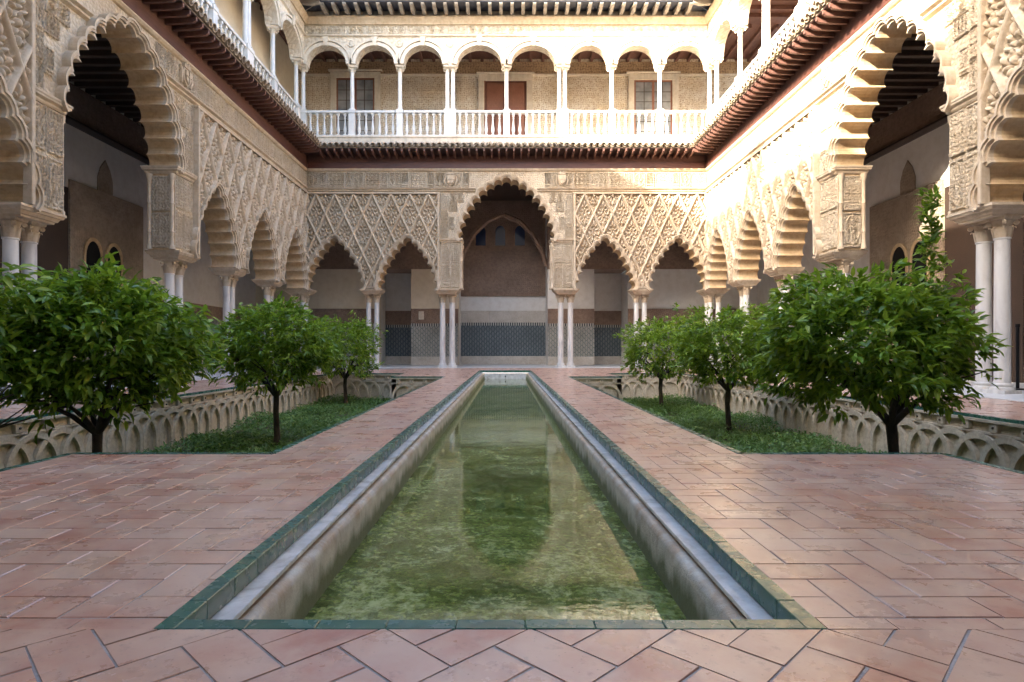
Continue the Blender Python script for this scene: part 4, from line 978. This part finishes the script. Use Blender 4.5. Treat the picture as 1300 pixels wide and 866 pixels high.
lbf=thing('gallery_wall','back wall behind the end arcade with deep central recess and blue tiled dado','wall',(0,D,0),0,'lower gallery back walls')
def end_back(root):
    Y=YB; xr0,xr1=-2.22,1.90; RB_=1.5
    for a,b,mat,az in ((-11.9,-5.9,'plaster_warm','azul_light'),(-4.4,xr0,'plaster_warm','azul_light'),(xr1,4.05,'plaster','azul_light'),(5.6,11.9,'plaster','azul_light')):
        obj('wall',box_mesh('wall',MAT[mat],a,b,Y,Y+.5,0,4.45),root)
        dado(root,a,b,Y,MAT[az]); obj('dado_frieze',box_mesh('dado_frieze',MAT['brown_frieze'],a,b,Y-.06,Y,1.945,2.62),root)
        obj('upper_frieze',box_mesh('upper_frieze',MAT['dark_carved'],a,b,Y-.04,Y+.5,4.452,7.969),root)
    for a,b in ((-5.9,-4.4),(4.05,5.6)):
        y3=Y+1.6
        obj('wall',box_mesh('wall',MAT['plaster'],a-.02,b+.02,y3,y3+.3,0,4.45),root)
        dado(root,a,b,y3,MAT['azul_dark']); obj('dado_frieze',box_mesh('dado_frieze',MAT['brown_frieze'],a,b,y3-.06,y3,1.945,2.62),root)
        for e in (a-.15,b): obj('recess_side',box_mesh('recess_side',MAT['plaster'],e,e+.15,Y+.501,y3,0,4.45),root)
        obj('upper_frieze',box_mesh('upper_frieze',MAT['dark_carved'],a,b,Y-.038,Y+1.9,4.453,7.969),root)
    # recess
    y2=Y+RB_
    obj('recess_wall',MB().box(xr0-.02,xr1+.02,y2,y2+.3,0,8.06).mesh('recess_wall',MAT['plaster']),root)
    obj('recess_side',box_mesh('recess_side',MAT['plaster'],xr0-.3,xr0,Y+.501,y2,0,7.969),root); obj('recess_side',box_mesh('recess_side',MAT['plaster'],xr1,xr1+.3,Y+.501,y2,0,7.969),root)
    n=5; w=(xr1-xr0)/n
    for i in range(n): obj('plinth_stone',MB().bbox(xr0+i*w+.003,xr0+(i+1)*w-.003,y2-.07,y2,.012,.42,b=.008).mesh('plinth_stone',MAT['plinth']),root)
    obj('tile_dado',box_mesh('tile_dado',MAT['azul_dark'],xr0,xr1,y2-.035,y2,.42,1.90),root,label='blue and green geometric tile panel')
    obj('tile_border',box_mesh('tile_border',MAT['merlon'],xr0,xr1,y2-.042,y2,1.90,2.05),root)
    for i in range(3): 
        w3=(xr1-xr0)/3; obj('stone_block',MB().bbox(xr0+i*w3+.004,xr0+(i+1)*w3-.004,y2-.05,y2,2.055,2.62,b=.01).mesh('stone_block',MAT['plinth']),root)
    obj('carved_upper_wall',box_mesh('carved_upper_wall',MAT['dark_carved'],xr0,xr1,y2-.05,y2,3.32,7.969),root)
    obj('carved_border',MB().box(xr0,xr0+.35,y2-.08,y2-.05,3.32,6.0).box(xr1-.35,xr1,y2-.08,y2-.05,3.32,6.0).box(xr0,xr1,y2-.085,y2-.05,3.32,3.5).box(xr0,xr1,y2-.085,y2-.05,5.55,5.7).mesh('carved_border',MAT['brown_frieze']),root)
    for x in (-1.25,-.3,.65):
        P=[(x-.24,5.78),(x+.24,5.78),(x+.24,6.45)]+[(x+.24*math.cos(t*math.pi/8),6.45+.3*math.sin(t*math.pi/8)) for t in range(1,8)]+[(x-.24,6.45)]
        o=obj('window',MB().prism(P,y2-.065,y2-.051).mesh('window',MAT['blue_pane']),root)
        Q=[(x+(p-x)*1.35,6.2+(z-6.2)*1.14) for p,z in P]; obj('window_surround',MB().strip(P+P[:1],Q+Q[:1],y2-.09,y2-.05).mesh('window_surround',MAT['brown_frieze']),o)
    # timber arch braces of the recess
    for s,x in ((1,xr0),(-1,xr1)):
        obj('arch_brace',MB().tube([(x+s*.05,Y+.2,4.6),(x+s*.25,Y+.2,5.3),(x+s*.7,Y+.2,6.1),(x+s*1.3,Y+.2,6.7),(x+s*2.0,Y+.2,7.0)],[.12,.12,.12,.12,.12],6).mesh('arch_brace',MAT['brown_frieze']),root)
    obj('ceiling',box_mesh('ceiling',MAT['ceiling_wood'],-11.5,11.5,WT+.004,y2+.3,7.97,8.05),root)
    n=50; bm=box_mesh('ceiling_joist',MAT['ceiling_wood'],-.07,.07,WT+.004,Y,7.8,7.965)
    for i in range(n): obj('ceiling_joist',bm,root,(-11.5+(i+.5)*23/n,0,0))
    obj('plaque',box_mesh('plaque',MAT['upper_plaster'],-4.05,-3.80,Y-.085,Y-.06,2.12,2.5,bev=.01),root)
end_back(lbf)
notice=thing('notice_stand','small grey notice stand in front of the arched windows of the shaded gallery','notice stand',(-10.7,16.2,.012))
obj('panel',box_mesh('panel',MAT['plinth'],-.02,.02,-.3,.3,2.2,2.9,bev=.006),notice); obj('post',MB().lathe([(.16,0),(.16,.02),(.02,.03),(.02,2.25)],10).mesh('post',MAT['iron'],smooth=40),notice)
post=thing('barrier_post','slim dark barrier post behind the twin columns of the sunlit arcade','post',(9.5,11.2,.012))
obj('pole',MB().lathe([(.028,.02),(.028,1.15),(.04,1.16),(.04,1.22)],12).mesh('pole',MAT['iron'],smooth=40),post); obj('base',MB().lathe([(.17,0),(.17,.015),(.06,.03)],16).mesh('base',MAT['iron'],smooth=40),post)

# wings that close the court behind the camera and beyond the roofs
wing=thing('palace_wing','plain plastered palace wing closing the near end of the courtyard','building',(0,-.95,0),math.pi)
P=[(-12.2,0),(-12.2,14.2),(12.2,14.2),(12.2,0)]
for c in (6.9,3.9,0,-3.9,-6.9):
    h=1.8 if c==0 else 1.15; zz=5.3 if c==0 else 3.4
    P+=[(c+h,0),(c+h,zz)]+[(c+h*math.cos(math.pi*i/12),zz+h*1.2*math.sin(math.pi*i/12)) for i in range(1,12)]+[(c-h,zz),(c-h,0)]
obj('wall',MB().prism(P,0,.6).mesh('wall',MAT['stucco']),wing)
obj('back_wall',box_mesh('back_wall',MAT['plaster'],-12.2,12.2,3.9,4.2,0,14.2),wing)
obj('floor',box_mesh('floor',MAT['marble_floor'],-12.2,12.2,.0,3.9,-.05,.01),wing)
obj('ceiling',box_mesh('ceiling',MAT['ceiling_wood'],-12.2,12.2,.6,3.9,8.0,8.2),wing)
obj('roof_deck',MB().add([(-12.2,-1.0,14.75),(12.2,-1.0,14.75),(12.2,4.3,15.9),(-12.2,4.3,15.9),(-12.2,-1.0,14.9),(12.2,-1.0,14.9),(12.2,4.3,16.05),(-12.2,4.3,16.05)],[(0,1,2,3),(7,6,5,4),(0,4,5,1),(1,5,6,2),(2,6,7,3),(3,7,4,0)]).mesh('roof_deck',MAT['roof_tile']),wing)
for a,b in ((-12.5,-12.2),(12.2,12.5)): obj('end_wall',box_mesh('end_wall',MAT['plaster'],a,b,-.3,4.3,0,16.0),wing)
obj('roof_infill',box_mesh('roof_infill',MAT['plaster'],-12.2,12.2,.0,.6,14.201,14.9),wing)
tower=thing('palace_tower','plain plastered block rising behind the roof of the shaded gallery','building',(0,0,0))
obj('wall',box_mesh('wall',MAT['plaster_warm'],-14.5,-9.6,15.6,31,8.0,18.9),tower)
obj('roof_deck',MB().loft([(18.9,2.7,7.9),(19.0,2.7,7.9),(19.9,.3,5)],-12.05,23.3).mesh('roof_deck',MAT['roof_tile']),tower)
for nm,b in (('palace_wing',(-12.6,-12.21,-.9,31,0,14.2)),('palace_wing',(12.21,12.6,-.9,31,0,14.2)),('palace_wing',(-12.2,12.2,30.0,30.4,0,15.5))):
    pass

# ------------------------------------------------------------------ orange trees
LEAFM=None
def orange_tree(label,x,y,R_,zc,hc,zbase,n_cl,per,leaf,objs,shoot=None,fork=-.1,lean=0):
    root=thing('orange_tree',label,'tree',(x,y,zbase),0,'clipped orange trees in the sunken gardens')
    r2=random.Random(int(x*97+y*13)); zc-=zbase; fz=fork-zbase
    tr=MB(); base=(0,0,-.05); 
    tr.tube([(0,0,-.08),(.012,0,fz*.3),(-.012,.01,fz*.7),(lean*.12,0,fz)],[.085*R_/1.1,.062*R_/1.1,.056*R_/1.1,.06*R_/1.1],10)
    obj('trunk',tr.mesh('trunk',MAT['bark'],smooth=60),root)
    limbs=[]
    for k in range(7):
        a=k*2*math.pi/7+r2.uniform(-.3,.3); L=R_*r2.uniform(.45,.7); el=r2.uniform(.9,1.6)
        p0=Vector((lean*.12,0,fz-.04)); p1=p0+Vector((math.cos(a)*L*.4,math.sin(a)*L*.4,L*.42*el)); p2=p0+Vector((math.cos(a)*L,math.sin(a)*L,L*.85*el))
        lm=MB().tube([p0,p1,p2],[.038*R_,.028*R_,.010],7)
        for q in range(4):
            b=a+r2.uniform(-1,1); e=p1.lerp(p2,r2.uniform(.2,.9)); lm.tube([e,e+Vector((math.cos(b)*.3,math.sin(b)*.3,r2.uniform(.0,.3)))],[.012,.004],5)
        obj('limb',lm.mesh('limb',MAT['bark'],smooth=60),root)
    # crown : leaf clusters over a lumpy dome, denser near the skin
    ph=npr.uniform(0,2*np.pi,n_cl); cz=np.where(npr.uniform(0,1,n_cl)<.45,npr.uniform(-.97,-.05,n_cl),npr.uniform(-.1,1,n_cl)); rad=1-npr.uniform(0,1,n_cl)**1.9*.5
    s=np.sqrt(np.clip(1-cz**2,0,1)); 
    fl=np.where(cz<0,(1-(-cz)**2.2)**.35,s**.92)       # fuller flanks below
    lump=1+.09*np.sin(ph*2+x*3+cz*3)+.08*np.sin(ph*5+cz*7+y)+.07*np.sin(ph*11-cz*6+x)+npr.normal(0,.05,n_cl)+(npr.uniform(0,1,n_cl)<.05)*npr.uniform(.05,.2,n_cl)
    cx=R_*fl*np.cos(ph)*rad*lump+lean; cy=R_*fl*np.sin(ph)*rad*lump; czz=zc+hc*cz*rad*lump
    C=np.stack([cx,cy,czz],1)
    if shoot:
        sx,sz,nn=shoot; k=np.arange(nn)/nn
        C=np.concatenate([C,np.stack([sx+.10*np.sin(k*23)*(1.1-k),0.1*np.cos(k*31)*(1.1-k)-.2,zc+hc*.6+(sz-zbase-zc-hc*.6)*k],1)])
    n=len(C); O=C-np.array([lean,0,zc-.35*hc]); O/=np.linalg.norm(O,axis=1)[:,None]
    P=np.repeat(C,per,0)+npr.normal(0,leaf*.28,(n*per,3)); Oo=np.repeat(O,per,0)
    yaw=np.arctan2(Oo[:,1],Oo[:,0])+npr.normal(0,.85,n*per)
    pit=np.arcsin(np.clip(Oo[:,2],-1,1))*.5+npr.normal(-.25,.5,n*per)
    size=leaf*npr.uniform(.65,1.25,n*per); roll=npr.normal(0,.45,n*per)
    if shoot:
        ns=shoot[2]*per; size[-ns:]*=.8; yaw[-ns:]=npr.uniform(0,2*np.pi,ns); pit[-ns:]=npr.normal(.5,.35,ns)
    sel=np.zeros(n*per,bool)
    if objs:
        # leaves turned to the courtyard: the outermost ones as single parts
        vdir=np.array([-x,-y,.77-zbase-zc]); vdir/=np.linalg.norm(vdir)
        out=((P-np.array([lean,0,zc]))/np.array([R_,R_,hc]))@vdir+npr.normal(0,.15,n*per); sel[np.argsort(-out)[:objs]]=True
        X_,Y_,Z_=leaf_frames(size,yaw,pit,roll)
        global LEAFM
        if LEAFM is None:
            LEAFM=np_mesh('leaf',LEAF_V*np.array([1,.42/.42*.42,1]),LEAF_F,MAT['leaf'])
        for i in np.nonzero(sel)[0]:
            o=bpy.data.objects.new('leaf',LEAFM); COL.objects.link(o); o.parent=root
            o.matrix_local=Matrix(((X_[i,0],Y_[i,0],Z_[i,0],P[i,0]),(X_[i,1],Y_[i,1],Z_[i,1],P[i,1]),(X_[i,2],Y_[i,2],Z_[i,2],P[i,2]),(0,0,0,1)))
    k=~sel; V,F,rn=leaf_cloud(P[k],size[k],yaw[k],pit[k],roll[k],.42)
    obj('crown',np_mesh('crown',V,F,MAT['leaf'],rnd=rn),root,kind='stuff')
    return root
orange_tree('large loose orange tree with forked trunk, beside the shaded arcade',-3.97,5.85,.83,.84,.64,GZ,1000,10,.115,290,fork=-.02)
orange_tree('rounded orange tree in the middle of its row, beside the shaded arcade',-3.78,9.9,.88,.82,.66,GZ,900,10,.105,0,fork=.02)
orange_tree('orange tree beside the shaded arcade, closest to the end arcade',-4.6,17.2,.93,.80,.82,GZ,600,10,.115,0,fork=-.05)
orange_tree('broad dark orange tree with one tall upright shoot, beside the sunlit arcade',4.0,6.2,.96,.86,.63,GZ,1100,10,.115,290,shoot=(.22,2.32,46),fork=0.02,lean=-.36)
orange_tree('rounded orange tree in the middle of its row, beside the sunlit arcade',4.12,11.2,.90,.82,.68,GZ,850,10,.105,0,fork=.02)
orange_tree('orange tree beside the sunlit arcade, closest to the end arcade',4.1,16.0,.98,.80,.78,GZ,600,10,.115,0,fork=0)
orange_tree('orange tree at the near corner of the shaded garden, only its outer leaves in view',-4.5,4.9,.60,1.0,.48,GZ,260,10,.115,0)
